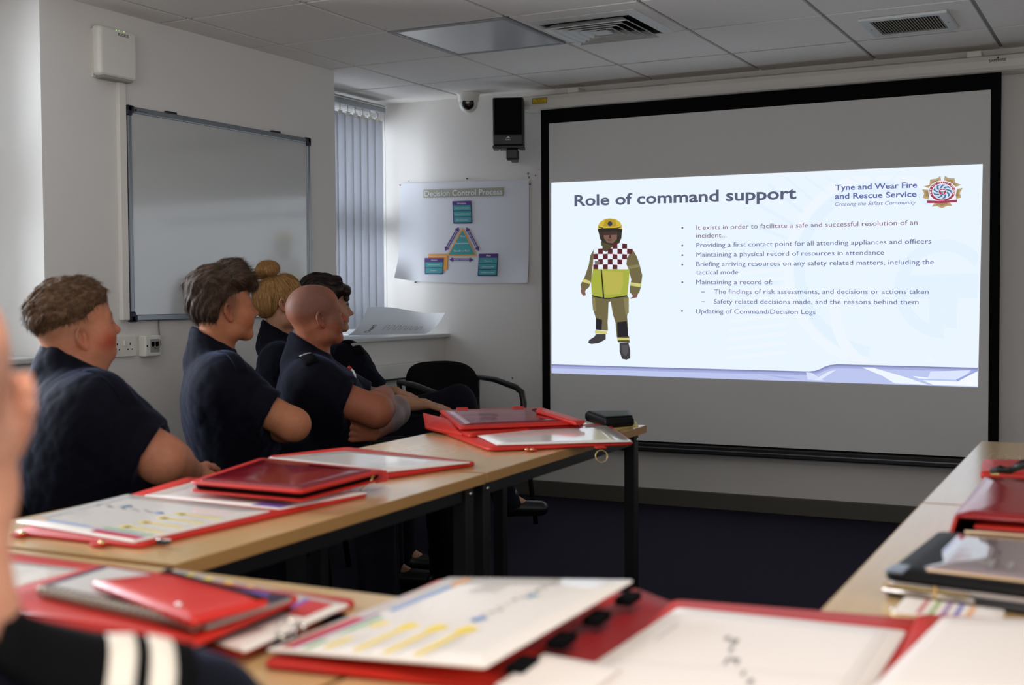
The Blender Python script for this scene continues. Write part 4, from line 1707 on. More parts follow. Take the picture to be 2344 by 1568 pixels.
for t_ in (.10, .98):
    b = MB()
    a, c = bil(q, .20, t_) + Vector((0, 0, .037)), bil(q, .98, t_) + Vector((0, 0, .037))
    b.tube([a, c], .0022, mat('tan_piping', srgb(222, 184, 140), .4), 8)
    b.build('piping', fc, O)
b = MB()
slab(b, [bil(q, .0, .0) + Vector((0, 0, .0350)), bil(q, .10, .0) + Vector((0, 0, .0350)), bil(q, .10, .16) + Vector((0, 0, .0350)), bil(q, .0, .16) + Vector((0, 0, .0350))], .001, mat('metal_corner', srgb(150, 160, 172), .2, metal=.7), r=.005)
b.build('corner_guard', fc, O)
b = MB()
for k in range(40):
    s_ = .005 + .44 * k / 40
    p = bil(q, s_, .0) + Vector((0, -.002, .018))
    b.box(p, (.0018, .004, .004), M_brass)
a, c = bil(q, .0, .0) + Vector((0, -.0015, .010)), bil(q, .46, .0) + Vector((0, -.0015, .010))
b.tube([a, c], .0035, mat('grey_steel', srgb(190, 178, 168), .3, metal=.8), 8)
b.build('zip', t, O)
g = MB()
p = bil(q, .27, .0) + Vector((0, -.006, .014))
g.box(p, (.006, .004, .022), M_brass, bevel=.001)
g.build('zip_pull', t, O)

q = [tp(2184, 1180, .048), tp(2520, 1204, .048), tp(2480, 1102, .048), tp(2252, 1093, .048)]
q = [p - Vector((.012, .010, .047)) for p in q]
t, O = place('ring_binder', 'thick glossy red binder lying open-ended behind the black portfolio', 'binder', q)
M_gloss = mat('red_gloss', srgb(150, 18, 24), .14, spec=.6, bump=.25, bscale=10)
b = MB()
slab(b, q, .005, M_red, r=.010)
b.build('back_cover', t, O)
b = MB()
pq_ = [bil(q, .06, .02), bil(q, .98, .02), bil(q, .98, .95), bil(q, .06, .95)]
slab(b, [p + Vector((0, 0, .006)) for p in pq_], .010, M_velcro, r=.006)
b.build('dark_lining', t, O)
b = MB()
slab(b, [p + Vector((.03, .004, .0165)) for p in pq_], .005, M_page, r=.004)
b.build('pages', t, O)
b = MB()
slab(b, [p + Vector((.03, .002, .026)) for p in pq_], .006, M_red, r=.004)
b.build('inner_flap', t, O)
b = MB()
slab(b, [p + Vector((.012, .010, .043)) for p in q], .005, M_gloss, r=.012, bulge=.003)
b.build('front_cover', t, O)
b = MB()
a, c = q[0], q[3]
up = Vector((.012, .010, .045))
b.add([a, c, c + up, a + up, a + Vector((.006, 0, 0)), c + Vector((.006, 0, 0)), c + up + Vector((.006, 0, 0)), a + up + Vector((.006, 0, 0))],
      [[3, 2, 1, 0], [4, 5, 6, 7], [0, 1, 5, 4], [2, 3, 7, 6], [1, 2, 6, 5], [3, 0, 4, 7]], M_red)
b.build('spine', t, O)

q = [tp(2244, 1098, .001), tp(2500, 1110, .001), tp(2480, 1072, .001), tp(2250, 1066, .001)]
t, O = place('document_folder', 'red folder with a black carrying strap beyond the glossy red binder', 'folder', q, FG)
b = MB()
slab(b, q, .018, M_red, r=.012, round_edge=.006)
b.build('cover', t, O)
b = MB()
pts = [tp(2272, 1078, .030), tp(2290, 1074, .045), tp(2310, 1078, .034), tp(2326, 1070, .048), tp(2344, 1062, .058), tp(2372, 1062, .05), tp(2400, 1074, .022)]
b.tube(pts, [.007, .009, .008, .009, .010, .010, .008], mat('black_webbing', srgb(20, 24, 26), .5), 8)
b.build('handle_strap', t, O)
b = MB()
p = tp(2278, 1083, .022)
b.box(p, (.020, .016, .008), M_brass, bevel=.002)
b.build('buckle', t, O)

q = [tp(2036, 1414, .0), tp(2288, 1442, .0), tp(2302, 1408, .0), tp(2070, 1378, .0)]
t, O = place('index_card_pad', 'small pad of cards with coloured stripes in front of the black portfolio', 'pad', q)
b = MB()
slab(b, q, .007, mat('cream_pad', srgb(240, 228, 190), .6), r=.010)
b.build('pad', t, O)
cq = [tp(2042, 1402, .008), tp(2286, 1430, .008), tp(2301, 1398, .008), tp(2073, 1367, .008)]
b = MB()
slab(b, cq, .001, M_page, r=.008)
for k, n_ in enumerate(('red', 'green', 'violet', 'blue', 'orange')):
    s_ = .24 + .115 * k
    mark(b, cq, s_, .06, s_ + .0, .96, .0065, {'red': mat('stripe_red', srgb(208, 130, 130), .5), 'green': mat('stripe_green', srgb(160, 184, 130), .5), 'violet': mat('stripe_violet', srgb(164, 130, 176), .5), 'blue': mat('stripe_blue', srgb(130, 130, 196), .5), 'orange': mat('stripe_orange', srgb(236, 176, 130), .5)}[n_], .001)
b.build('top_card', t, O)
stud(t, bil(q, .02, .12) + Vector((0, 0, .007)), O, M_chrome, .004, 'ring')

# sheet curling on the sill, drawn with a chart
M_chart = bpy.data.materials.new('thin_paper')
M_chart.use_nodes = True
_nt = M_chart.node_tree
_bs = _nt.nodes['Principled BSDF']
_bs.inputs['Base Color'].default_value = (.86, .87, .90, 1)
_bs.inputs['Roughness'].default_value = .45
_tr = _nt.nodes.new('ShaderNodeBsdfTranslucent')
_tr.inputs['Color'].default_value = (.96, .97, .99, 1)
_mx = _nt.nodes.new('ShaderNodeMixShader')
_mx.inputs[0].default_value = .65
_nt.links.new(_bs.outputs[0], _mx.inputs[1])
_nt.links.new(_tr.outputs[0], _mx.inputs[2])
_nt.links.new(_mx.outputs[0], _nt.nodes['Material Output'].inputs['Surface'])
t = thing('chart_sheet', 'curling printed white chart sheet lying on the far windowsill', 'paper', (-3.9, 6.0, SILL))
O = (-3.9, 6.0, SILL)
C4 = [Vector(on_x(795, 768, -3.70)), Vector(on_x(975, 764, -3.70)), Vector(on_y(1019, 716, 6.36)), Vector(on_x(842, 703, -3.93))]
b = MB()
N1, N2 = 18, 10
vs = []
for j in range(N2 + 1):
    for i in range(N1 + 1):
        s_, r_ = i / N1, j / N2
        p = bil(C4, s_, r_)
        p = p + Vector((0, 0, -.030 * math.sin(PI * r_) * (1 - .3 * s_) + .008 * math.sin(PI * s_ * 2) * r_))
        p.z = max(p.z, SILL + .003)
        vs.append(p)
fs = [[j * (N1 + 1) + i, j * (N1 + 1) + i + 1, (j + 1) * (N1 + 1) + i + 1, (j + 1) * (N1 + 1) + i] for j in range(N2) for i in range(N1)]
b.add(vs, fs, M_chart, True)
b.build('paper_sheet', t, O)


def sheet_pt(s_, r_):
    i, j = min(int(s_ * N1), N1 - 1), min(int(r_ * N2), N2 - 1)
    fs_, fr = s_ * N1 - i, r_ * N2 - j
    g = lambda a, c: vs[c * (N1 + 1) + a]
    return (g(i, j) * (1 - fs_) + g(i + 1, j) * fs_) * (1 - fr) + (g(i, j + 1) * (1 - fs_) + g(i + 1, j + 1) * fs_) * fr + Vector((.0012, -.0012, .0016))


b = MB()
tv, tf = text_shape('Chart', .02)
b.add([sheet_pt(.20 - p[1] * .085 + p[0] * .010, .16 + p[0] * .15) for p in tv], tf, M_dark_text)
for k in range(7):
    s0, r0 = .34 + .072 * k, .30
    path = [(s0, r0), (s0 + .015, .52), (s0 + .050, .52), (s0 + .045, .34)]
    for a, c in zip(path, path[1:]):
        A, B = sheet_pt(*a), sheet_pt(*c)
        d = (B - A).normalized().cross(Vector((.6, -.6, .5))).normalized() * .0012
        b.poly([A - d, B - d, B + d, A + d], INK['grey'])
b.build('printed_chart', t, O)


# ------------------------------------------------------------------ figures: smooth solids blended and meshed
def smin(a, b, k):
    if k <= 0:
        return np.minimum(a, b)
    h = np.clip(.5 + .5 * (b - a) / k, 0, 1)
    return b + (a - b) * h - k * h * (1 - h)


def axis_grid(lo, hi, base, bands):
    """coordinates from lo to hi, step base, finer inside the bands (a, b, step)"""
    out, x = [lo], lo
    while x < hi:
        st = base
        for a, c, s in bands:
            if a <= x <= c:
                st = min(st, s)
        x += st
        out.append(x)
    return np.array(out, np.float32)


class Solid:
    def __init__(self):
        self.ops = []

    def cone(self, a, b, ra, rb, k=.03, cut=None, sub=False, squash=None):
        """rounded cone; cut = (point, normal): keep the side the normal points away from; squash = (axis, factor) flattens it along axis"""
        self.ops.append(('c', np.array(a, float), np.array(b, float), ra, rb, k, cut, sub, squash))
        return self

    def ell(self, c, r, R=None, k=.03, cut=None, sub=False):
        """ellipsoid; rows of R are its axes"""
        self.ops.append(('e', np.array(c, float), np.array(r, float), np.eye(3) if R is None else np.array(R, float), None, k, cut, sub, None))
        return self

    def bounds(self):
        lo, hi = np.full(3, 9e9), np.full(3, -9e9)
        for o in self.ops:
            if o[7]:
                continue
            l, h = self._box(o)
            lo, hi = np.minimum(lo, l), np.maximum(hi, h)
        return lo, hi

    @staticmethod
    def _box(o):
        if o[0] == 'c':
            r = max(o[3], o[4])
            return np.minimum(o[1], o[2]) - r, np.maximum(o[1], o[2]) + r
        ext = np.sqrt(((o[3] * o[2][:, None]) ** 2).sum(0))
        return o[1] - ext, o[1] + ext

    def mesh(self, base=.006, bands=((), (), ()), warp=None, pad=.045):
        lo, hi = self.bounds()
        g = [axis_grid(lo[i] - .055, hi[i] + .055, base, bands[i]) for i in range(3)]
        D = np.full([len(x) for x in g], 1.0, np.float32)
        for o in self.ops:
            l, h = self._box(o)
            pd = max(pad, o[5] * 1.05 + .006)
            ix = [np.searchsorted(g[i], (l[i] - pd, h[i] + pd)) for i in range(3)]
            sl = tuple(slice(max(a, 0), b) for a, b in ix)
            if any(s.stop <= s.start for s in sl):
                continue
            X = g[0][sl[0]][:, None, None]
            Y = g[1][sl[1]][None, :, None]
            Z = g[2][sl[2]][None, None, :]
            if o[0] == 'c':
                a, b, ra, rb = o[1:5]
                ab = b - a
                L2 = max(float(ab @ ab), 1e-9)
                dx, dy, dz = X - np.float32(a[0]), Y - np.float32(a[1]), Z - np.float32(a[2])
                t = np.clip((dx * np.float32(ab[0]) + dy * np.float32(ab[1]) + dz * np.float32(ab[2])) / np.float32(L2), 0, 1)
                qx, qy, qz = dx - t * np.float32(ab[0]), dy - t * np.float32(ab[1]), dz - t * np.float32(ab[2])
                if o[8] is not None:
                    n, f = o[8]
                    s = qx * np.float32(n[0]) + qy * np.float32(n[1]) + qz * np.float32(n[2])
                    s = s * np.float32(1.0 / f - 1.0)
                    qx, qy, qz = qx + s * np.float32(n[0]), qy + s * np.float32(n[1]), qz + s * np.float32(n[2])
                d = np.sqrt(qx * qx + qy * qy + qz * qz) - (np.float32(ra) + np.float32(rb - ra) * t)
            else:
                c, r, R = o[1:4]
                dx, dy, dz = X - np.float32(c[0]), Y - np.float32(c[1]), Z - np.float32(c[2])
                k0, k1 = 0, 0
                for i in range(3):
                    w = dx * np.float32(R[i][0]) + dy * np.float32(R[i][1]) + dz * np.float32(R[i][2])
                    k0 = k0 + (w / np.float32(r[i])) ** 2
                    k1 = k1 + (w / np.float32(r[i] ** 2)) ** 2
                k0, k1 = np.sqrt(k0), np.sqrt(k1)
                d = k0 * (k0 - 1) / np.maximum(k1, 1e-6)
            if o[6] is not None:
                for p, n in (o[6] if isinstance(o[6], list) else [o[6]]):
                    d = np.maximum(d, (X - np.float32(p[0])) * np.float32(n[0]) + (Y - np.float32(p[1])) * np.float32(n[1]) + (Z - np.float32(p[2])) * np.float32(n[2]))
            cur = D[sl]
            D[sl] = -smin(-cur, d, o[5]) if o[7] else smin(cur, d, o[5])
        if warp is not None:
            near = np.argwhere(np.abs(D) < .05)
            P = np.stack([g[i][near[:, i]] for i in range(3)], 1)
            D[tuple(near.T)] += warp(P).astype(np.float32)
        return surface_net(D, g)


def surface_net(D, g):
    S = D < 0
    n = S.shape
    acc = np.zeros([m - 1 for m in n], np.int8)
    for i in (0, 1):
        for j in (0, 1):
            for k in (0, 1):
                acc += S[i:n[0] - 1 + i, j:n[1] - 1 + j, k:n[2] - 1 + k]
    act = (acc > 0) & (acc < 8)
    C = np.argwhere(act)
    idx = np.full(act.shape, -1, np.int32)
    idx[act] = np.arange(len(C))
    corners = [(i, j, k) for i in (0, 1) for j in (0, 1) for k in (0, 1)]
    val = np.stack([D[C[:, 0] + i, C[:, 1] + j, C[:, 2] + k] for i, j, k in corners], 1)
    pos = np.stack([np.stack([g[0][C[:, 0] + i], g[1][C[:, 1] + j], g[2][C[:, 2] + k]], 1) for i, j, k in corners], 1)
    V = np.zeros((len(C), 3))
    cnt = np.zeros(len(C))
    for a in range(8):
        for b in range(a + 1, 8):
            if sum(abs(corners[a][q] - corners[b][q]) for q in range(3)) != 1:
                continue
            m = (val[:, a] < 0) != (val[:, b] < 0)
            den = np.where(m, val[:, a] - val[:, b], 1)
            t = np.clip(val[:, a] / den, 0, 1)
            V += np.where(m[:, None], pos[:, a] + (pos[:, b] - pos[:, a]) * t[:, None], 0)
            cnt += m
    V /= cnt[:, None]
    Q = []
    for ax in range(3):
        o1, o2 = [(1, 2), (2, 0), (0, 1)][ax]
        a = [slice(1, -1)] * 3
        bsl = [slice(1, -1)] * 3
        a[ax], bsl[ax] = slice(0, -1), slice(1, None)
        s0, s1 = S[tuple(a)], S[tuple(bsl)]
        for flip in (False, True):
            e = np.argwhere((s0 & ~s1) if not flip else (~s0 & s1))
            if not len(e):
                continue
            e = e + np.array([0 if q == ax else 1 for q in range(3)])
            cells = []
            for d1, d2 in ((-1, -1), (0, -1), (0, 0), (-1, 0)):
                c = e.copy()
                c[:, o1] += d1
                c[:, o2] += d2
                cells.append(idx[c[:, 0], c[:, 1], c[:, 2]])
            q = np.stack(cells, 1)
            Q.append(q[:, ::-1] if flip else q)
    return V, np.concatenate(Q)


def solid_object(name, V, Q, mats, origin, parent=None, tint=None):
    me = bpy.data.meshes.new(name)
    V = V - np.array(origin)
    me.vertices.add(len(V))
    me.vertices.foreach_set('co', V.astype(np.float32).ravel())
    me.loops.add(len(Q) * 4)
    me.loops.foreach_set('vertex_index', Q.astype(np.int32).ravel())
    me.polygons.add(len(Q))
    me.polygons.foreach_set('loop_start', np.arange(0, len(Q) * 4, 4, dtype=np.int32))
    me.polygons.foreach_set('loop_total', np.full(len(Q), 4, np.int32))
    me.update(calc_edges=True)
    me.validate()
    me.polygons.foreach_set('use_smooth', [True] * len(me.polygons))
    for m in mats:
        me.materials.append(m)
    if tint is not None:
        at = me.attributes.new('tint', 'FLOAT_COLOR', 'POINT')
        col = np.ones((len(V), 4), np.float32)
        col[:, :3] = tint
        at.data.foreach_set('color', col.ravel())
    o = bpy.data.objects.new(name, me)
    COL.objects.link(o)
    if parent is not None:
        o.parent = parent
    else:
        o.location = origin
    return o


def skin_mat():
    m = bpy.data.materials.new('skin')
    m.use_nodes = True
    nt = m.node_tree
    b = nt.nodes['Principled BSDF']
    a = nt.nodes.new('ShaderNodeAttribute')
    a.attribute_name = 'tint'
    tc = nt.nodes.new('ShaderNodeTexCoord')
    n = nt.nodes.new('ShaderNodeTexNoise')
    n.inputs['Scale'].default_value = 60
    n.inputs['Detail'].default_value = 6
    mx = nt.nodes.new('ShaderNodeMix')
    mx.data_type = 'RGBA'
    mx.blend_type = 'MULTIPLY'
    mx.inputs[0].default_value = .35
    r = nt.nodes.new('ShaderNodeValToRGB')
    r.color_ramp.elements[0].position, r.color_ramp.elements[1].position = .3, .65
    r.color_ramp.elements[0].color, r.color_ramp.elements[1].color = (.72, .58, .52, 1), (1, 1, 1, 1)
    nt.links.new(tc.outputs['Object'], n.inputs['Vector'])
    nt.links.new(n.outputs['Fac'], r.inputs['Fac'])
    nt.links.new(a.outputs['Color'], mx.inputs['A'])
    nt.links.new(r.outputs['Color'], mx.inputs['B'])
    nt.links.new(mx.outputs['Result'], b.inputs['Base Color'])
    b.inputs['Roughness'].default_value = .58
    b.inputs['Specular IOR Level'].default_value = .3
    b.inputs['Subsurface Weight'].default_value = .12
    b.inputs['Subsurface Radius'].default_value = (.012, .004, .002)
    b.inputs['Subsurface Scale'].default_value = 1.0
    n2 = nt.nodes.new('ShaderNodeTexNoise')
    n2.inputs['Scale'].default_value = 500
    bp = nt.nodes.new('ShaderNodeBump')
    bp.inputs['Strength'].default_value = .12
    bp.inputs['Distance'].default_value = .001
    nt.links.new(tc.outputs['Object'], n2.inputs['Vector'])
    nt.links.new(n2.outputs['Fac'], bp.inputs['Height'])
    nt.links.new(bp.outputs['Normal'], b.inputs['Normal'])
    return m


M_skin = skin_mat()
M_shirt = mat('navy_shirt_cotton', srgb(9, 10, 20), .85, spec=.10, var=.12, vscale=40, bump=.35, bscale=600, sheen=.12)
M_shirt.node_tree.nodes['Principled BSDF'].inputs['Sheen Tint'].default_value = (.45, .55, 1.0, 1)
M_shirt.node_tree.nodes['Principled BSDF'].inputs['Sheen Roughness'].default_value = .35
M_trouser = mat('navy_trousers', srgb(15, 16, 26), .9, spec=.15, var=.15, vscale=50, bump=.3, bscale=500)
M_shoe = mat('black_shoe', srgb(14, 14, 15), .35)
M_eye = mat('eye_white', srgb(216, 208, 200), .2)
M_iris = mat('eye_iris', srgb(50, 54, 60), .15)
M_epau = mat('epaulette_black', srgb(8, 8, 9), .9, spec=.08)
M_stripe = mat('epaulette_stripe', srgb(222, 214, 200), .7)
M_grey_stripe = mat('epaulette_grey', srgb(150, 150, 150), .6)


def hair_mat(name, c0, c1, rough=.62):
    m = bpy.data.materials.new(name)
    m.use_nodes = True
    nt = m.node_tree
    b = nt.nodes['Principled BSDF']
    a = nt.nodes.new('ShaderNodeAttribute')
    a.attribute_name = 'flow'
    n = nt.nodes.new('ShaderNodeTexNoise')
    n.inputs['Scale'].default_value = 1.0
    n.inputs['Detail'].default_value = 4
    r = nt.nodes.new('ShaderNodeValToRGB')
    r.color_ramp.elements[0].position, r.color_ramp.elements[1].position = .35, .66
    r.color_ramp.elements[0].color, r.color_ramp.elements[1].color = (*c0, 1), (*c1, 1)
    nt.links.new(a.outputs['Vector'], n.inputs['Vector'])
    nt.links.new(n.outputs['Fac'], r.inputs['Fac'])
    nt.links.new(r.outputs['Color'], b.inputs['Base Color'])
    bp = nt.nodes.new('ShaderNodeBump')
    bp.inputs['Strength'].default_value = .6
    bp.inputs['Distance'].default_value = .0018
    nt.links.new(n.outputs['Fac'], bp.inputs['Height'])
    nt.links.new(bp.outputs['Normal'], b.inputs['Normal'])
    b.inputs['Roughness'].default_value = rough
    b.inputs['Specular IOR Level'].default_value = .18
    return m


def folds(P, amp=.004, seed=0):
    """cloth folds: a few crossing waves"""
    rg = np.random.RandomState(seed)
    out = np.zeros(len(P))
    w = .02 * np.sin(P @ rg.randn(3) * 14 + 1) + .015 * np.sin(P @ rg.randn(3) * 25)
    for k in range(6):
        v = rg.randn(3)
        v /= np.linalg.norm(v)
        f = rg.uniform(28, 85)
        s = np.sin((P @ v + w) * f + rg.uniform(0, 6))
        out += (1 - np.abs(s)) ** 2 * rg.uniform(.4, 1) / 2.2 * (40 / f) ** .5
    return amp * (out - .6)


class Figure:
    """frame: er = to the right across the view of the figure, ed = horizontally away, up"""

    def __init__(self, u, v, depth):
        r = ray(u, v)
        p = r * depth
        self.ed = np.array([r[0], r[1], 0]) / np.hypot(r[0], r[1])
        self.er = np.array([self.ed[1], -self.ed[0], 0])
        self.up = np.array([0, 0, 1.0])
        self.D = float(p @ self.ed)
        self.body, self.shirt, self.trousers = Solid(), Solid(), Solid()
        self.bands = [[], [], []]

    def at(self, u, v, dy=0.0):
        r = ray(u, v)
        return STATION + r * ((self.D + dy) / float(r @ self.ed))

    def vec(self, x, y, z):
        return self.er * x + self.ed * y + self.up * z

    def fine(self, c, rad, step):
        for i in range(3):
            self.bands[i].append((c[i] - rad[i], c[i] + rad[i], step))

    # ---- head
    def head(self, ear, yaw=0, pitch=0, s=1.0, half=.070, roll=0, nose=1.0, jaw=1.0, face=1.0, chub=0.0, brow=1.0, female=False, ear_s=1.0, skull=(1, 1, 1), ear_y=.0790, ear_off=(-.003, -.002)):
        """ear: centre of the near ear. yaw: turned away from the viewer, degrees; pitch: chin up"""
        cy, sy = math.cos(math.radians(yaw)), math.sin(math.radians(yaw))
        cp, spt = math.cos(math.radians(pitch)), math.sin(math.radians(pitch))
        f0 = self.er * cy + self.ed * sy
        f = f0 * cp + self.up * spt
        l = np.cross(self.up, f0)
        u = np.cross(f, l)
        cr, sr = math.cos(math.radians(roll)), math.sin(math.radians(roll))
        l, u = l * cr + u * sr, u * cr - l * sr
        c = np.array(ear) + (l * half - f * ear_off[0] - u * ear_off[1]) * s
        self.eo = ear_off
        self.hc, self.hf, self.hl, self.hu, self.hs = c, f, l, u, s
        R = np.array([f, l, u])
        H = lambda x, y, z: c + (f * x + l * y + u * z) * s
        self.H = H
        B = self.body
        e = lambda p, r, k=.02, **kw: B.ell(H(*p), np.array(r) * s, R, k * s, **kw)
        g = lambda p, q, ra, rb, k=.015, **kw: B.cone(H(*p), H(*q), ra * s, rb * s, k * s, **kw)
        e((-.010 * skull[0], 0, .043), (.097 * skull[0], .075 * skull[1], .088 * skull[2]))
        e((.040, 0, .050), (.060, .064, .062), .03)
        e((.048, 0, -.018), (.046 + .004 * chub, .058 + .008 * chub, .075 * face), .03)
        zj = -.090 * face
        jw = .050 * jaw + .006 * chub
        for sg in (-1, 1):
            g((-.006, sg * (jw + .006), -.025), (.012, sg * jw, -.070 * face), .020, .021, .03)
            g((.012, sg * jw, -.070 * face), (.078, sg * .012, zj), .021 + .006 * chub, .017, .03)
            e((.060, sg * .040, -.022), (.030, .025 + .006 * chub, .027), .03)
            g((.098, sg * .010, .026), (.082, sg * .046, .024), .0085 * brow, .008, .016)
            e((.100, sg * .031, .006), (.012, .017, .011), .014, sub=True)
            e((.0845, sg * .031, .006), (.0125, .0145, .0125), .006)
            g((.101, sg * .020, .011), (.092, sg * .045, .009), .0035, .003, .005)
        g((.070, -.016, -.040 * face), (.070, .016, -.040 * face), .030, .030, .03)
        g((.080, -.008, zj - .004), (.080, .008, zj - .004), .0165, .0165, .02)
        g((.095, 0, .020), (.104 + .016 * nose, 0, -.017), .0082, .0084, .017)
        e((.1065 + .017 * nose, 0, -.0205), (.0098, .0108, .0088), .008)
        for sg in (-1, 1):
            e((.104 + .008 * nose, sg * .0120, -.0235), (.012, .0078, .0080), .008)
            e((.109 + .010 * nose, sg * .0062, -.0325), (.006, .0036, .0036), .003, sub=True)
        zu, zl = -.050 * face, -.0625 * face
        g((.1005, -.010, zu), (.1005, .010, zu), .0058, .0058, .006)
        g((.097, -.022, zu - .004), (.097, .022, zu - .004), .003, .003, .008)
        g((.0995, -.009, zl), (.0995, .009, zl), .0064, .0064, .006)
        g((.107, -.020, (zu + zl) / 2), (.107, .020, (zu + zl) / 2), .0022, .0022, .003, sub=True)
        g((.104, -.012, zl - .012), (.104, .012, zl - .012), .006, .006, .008, sub=True)
        # ears
        for sg in (-1, 1):
            q = np.array([f * .93 + sg * l * -.30 + u * .0, sg * l * .95 + f * .30, u])
            tl = .20
            q2 = np.array([q[0] * math.cos(tl) + u * math.sin(tl) * 1.0, q[1], u * math.cos(tl) - q[0] * math.sin(tl)])
            ec = H(ear_off[0], sg * ear_y, ear_off[1])
            hs = s * ear_s
            E = lambda x, y, z: ec + (q2[0] * x + q2[1] * y + q2[2] * z) * hs
            B.ell(E(0, .002, .002), np.array((.0170, .0055, .030)) * hs, q2, .006 * s)
            rim = [(.008, .004, -.012), (.013, .004, .010), (.009, .006, .025), (-.003, .008, .030), (-.013, .008, .022), (-.017, .0075, .008), (-.013, .0065, -.008), (-.006, .005, -.020)]
            for a, b2 in zip(rim[1:], rim[2:]):
                B.cone(E(*a), E(*b2), .0040 * hs, .0040 * hs, .002 * s)
            B.ell(E(.001, .0095, .006), np.array((.0092, .0085, .017)) * hs, q2, .003 * s, sub=True)
            B.cone(E(-.003, .004, .016), E(-.004, .005, -.006), .0030 * hs, .0030 * hs, .003 * s)
            if sg < 0:
                self.fine(ec, np.array([.030, .030, .042]) * s, .0019)
            B.ell(E(.004, .0045, -.024), np.array((.0085, .0048, .009)) * hs, q2, .005 * s)
            B.ell(E(.012, .006, -.001), np.array((.004, .004, .006)) * hs, q2, .003 * s)
        self.fine(c + (f * .01 + u * .02) * s, np.array([.16, .16, .165]) * s, .0032)
        return self

    def neck(self, base, r0=.060, r1=.058, k=.03, at=(-.022, 0, -.045)):
        self.body.cone(self.H(*at), base, r0 * self.hs, r1, k)
        self.neck_base = np.array(base)
        self.neck_r = r1
        return self

    # ---- limbs
    def arm(self, sh, el, wr, r=(.056, .047, .040, .030), k=.03, sleeve=.62, sl_r=1.22, flare=.008):
        sh, el, wr = map(np.array, (sh, el, wr))
        B = self.body
        B.cone(sh, el, r[0], r[1], k)
        mid = el + (wr - el) * .30
        B.cone(el, mid, r[1], r[2] * 1.08, .02)
        B.cone(mid, wr, r[2] * 1.08, r[3], .02)
        if sleeve:
            d = (el - sh) / np.linalg.norm(el - sh)
            end = sh + (el - sh) * sleeve
            far = sh + (el - sh) * (sleeve + .25)
            rr = r[0] * sl_r
            self.shirt.cone(sh, far, rr, r[1] * sl_r + flare, .12, cut=(end, d))
            # the opening of the sleeve is hollow round the arm
            self.shirt.cone(sh + (el - sh) * (sleeve - .06), far + d * .05, (r[0] + r[1]) / 2 + .002, r[1] + .004, .002, sub=True)
        return self

    def hand(self, wr, d, n, thumb, curl=.5, s=1.0, k=.012, spread=1.0, fine=True):
        """d: towards the fingers, n: out of the back of the hand, thumb: +1/-1 side along n x d"""
        wr = np.array(wr, float)
        d = np.array(d, float)
        d /= np.linalg.norm(d)
        n = np.array(n, float)
        n -= d * (n @ d)
        n /= np.linalg.norm(n)
        w = np.cross(n, d) * thumb
        B = self.body
        for off, ln, segs, rr in ((.027, .086, (.040, .025, .020), .0088), (.009, .090, (.045, .028, .021), .0092),
                                  (-.010, .085, (.041, .026, .020), .0088), (-.027, .076, (.032, .020, .018), .0078)):
            kn = wr + (d * ln + w * off * spread) * s
            B.cone(wr + w * off * .55 * s, kn - n * .002 * s, .0135 * s, .0105 * s, k * s)
            p, ang = kn, curl * .7
            for q, L in enumerate(segs):
                dd = d * math.cos(ang) - n * math.sin(ang) + w * off * 1.6 * spread * (q == 0)
                dd /= np.linalg.norm(dd)
                p2 = p + dd * L * s
                B.cone(p, p2, (rr - .0009 * q) * s, (rr - .0009 * (q + 1)) * s, .004 * s)
                p, ang = p2, ang + curl * (.95, .7, .4)[q]
        p = wr + (d * .018 + w * .022) * s
        for L, a, ra, rb in ((.042, .75, .0135, .0110), (.032, .45, .0108, .0095), (.026, .30, .0095, .0075)):
            dd = d * math.cos(a) + w * math.sin(a) - n * .30
            dd /= np.linalg.norm(dd)
            p2 = p + dd * L * s
            B.cone(p, p2, ra * s, rb * s, .008 * s)
            p = p2
        if fine:
            self.fine(wr + d * .08 * s, (.10 * s, .10 * s, .10 * s), .0036)
        return self

    def legs(self, hip, fwd, spread=.10, knee_z=.50, thigh=.43, knees=None, shin_fwd=.02, r=(.082, .060, .045)):
        """seated: thighs along fwd, shins down to shoes on the carpet"""
        hip, fwd = np.array(hip, float), np.array(fwd, float)
        fwd[2] = 0
        fwd /= np.linalg.norm(fwd)
        side = np.cross(self.up, fwd)
        self.shoes = []
        for i, sg in enumerate((-1, 1)):
            h = hip + side * sg * .085
            kn = h + fwd * thigh + side * sg * spread * .5
            kn[2] = knee_z
            an = kn + fwd * shin_fwd
            an[2] = .085
            if knees and knees[i] is not None:
                kn, an = np.array(knees[i][0]), np.array(knees[i][1])
            B, T = self.body, self.trousers
            B.cone(h, kn, r[0] * .88, r[1] * .85, .03)
            B.cone(kn, an, r[1] * .82, .036, .03)
            B.cone(an, an + fwd * .10 - self.up * .05, .034, .026, .02)
            T.cone(h, kn, r[0] * 1.08, r[1] * 1.12, .05)
            T.cone(kn, an - self.up * .03, r[1] * 1.10, r[2] * 1.25, .04, cut=(an - self.up * .035, -self.up))
            self.shoes.append((an, fwd))
        T.ell(hip + self.up * .03, (.155, .155, .115), None, .05)
        self.body.ell(hip + self.up * .03, (.140, .140, .10), None, .05)
        return self

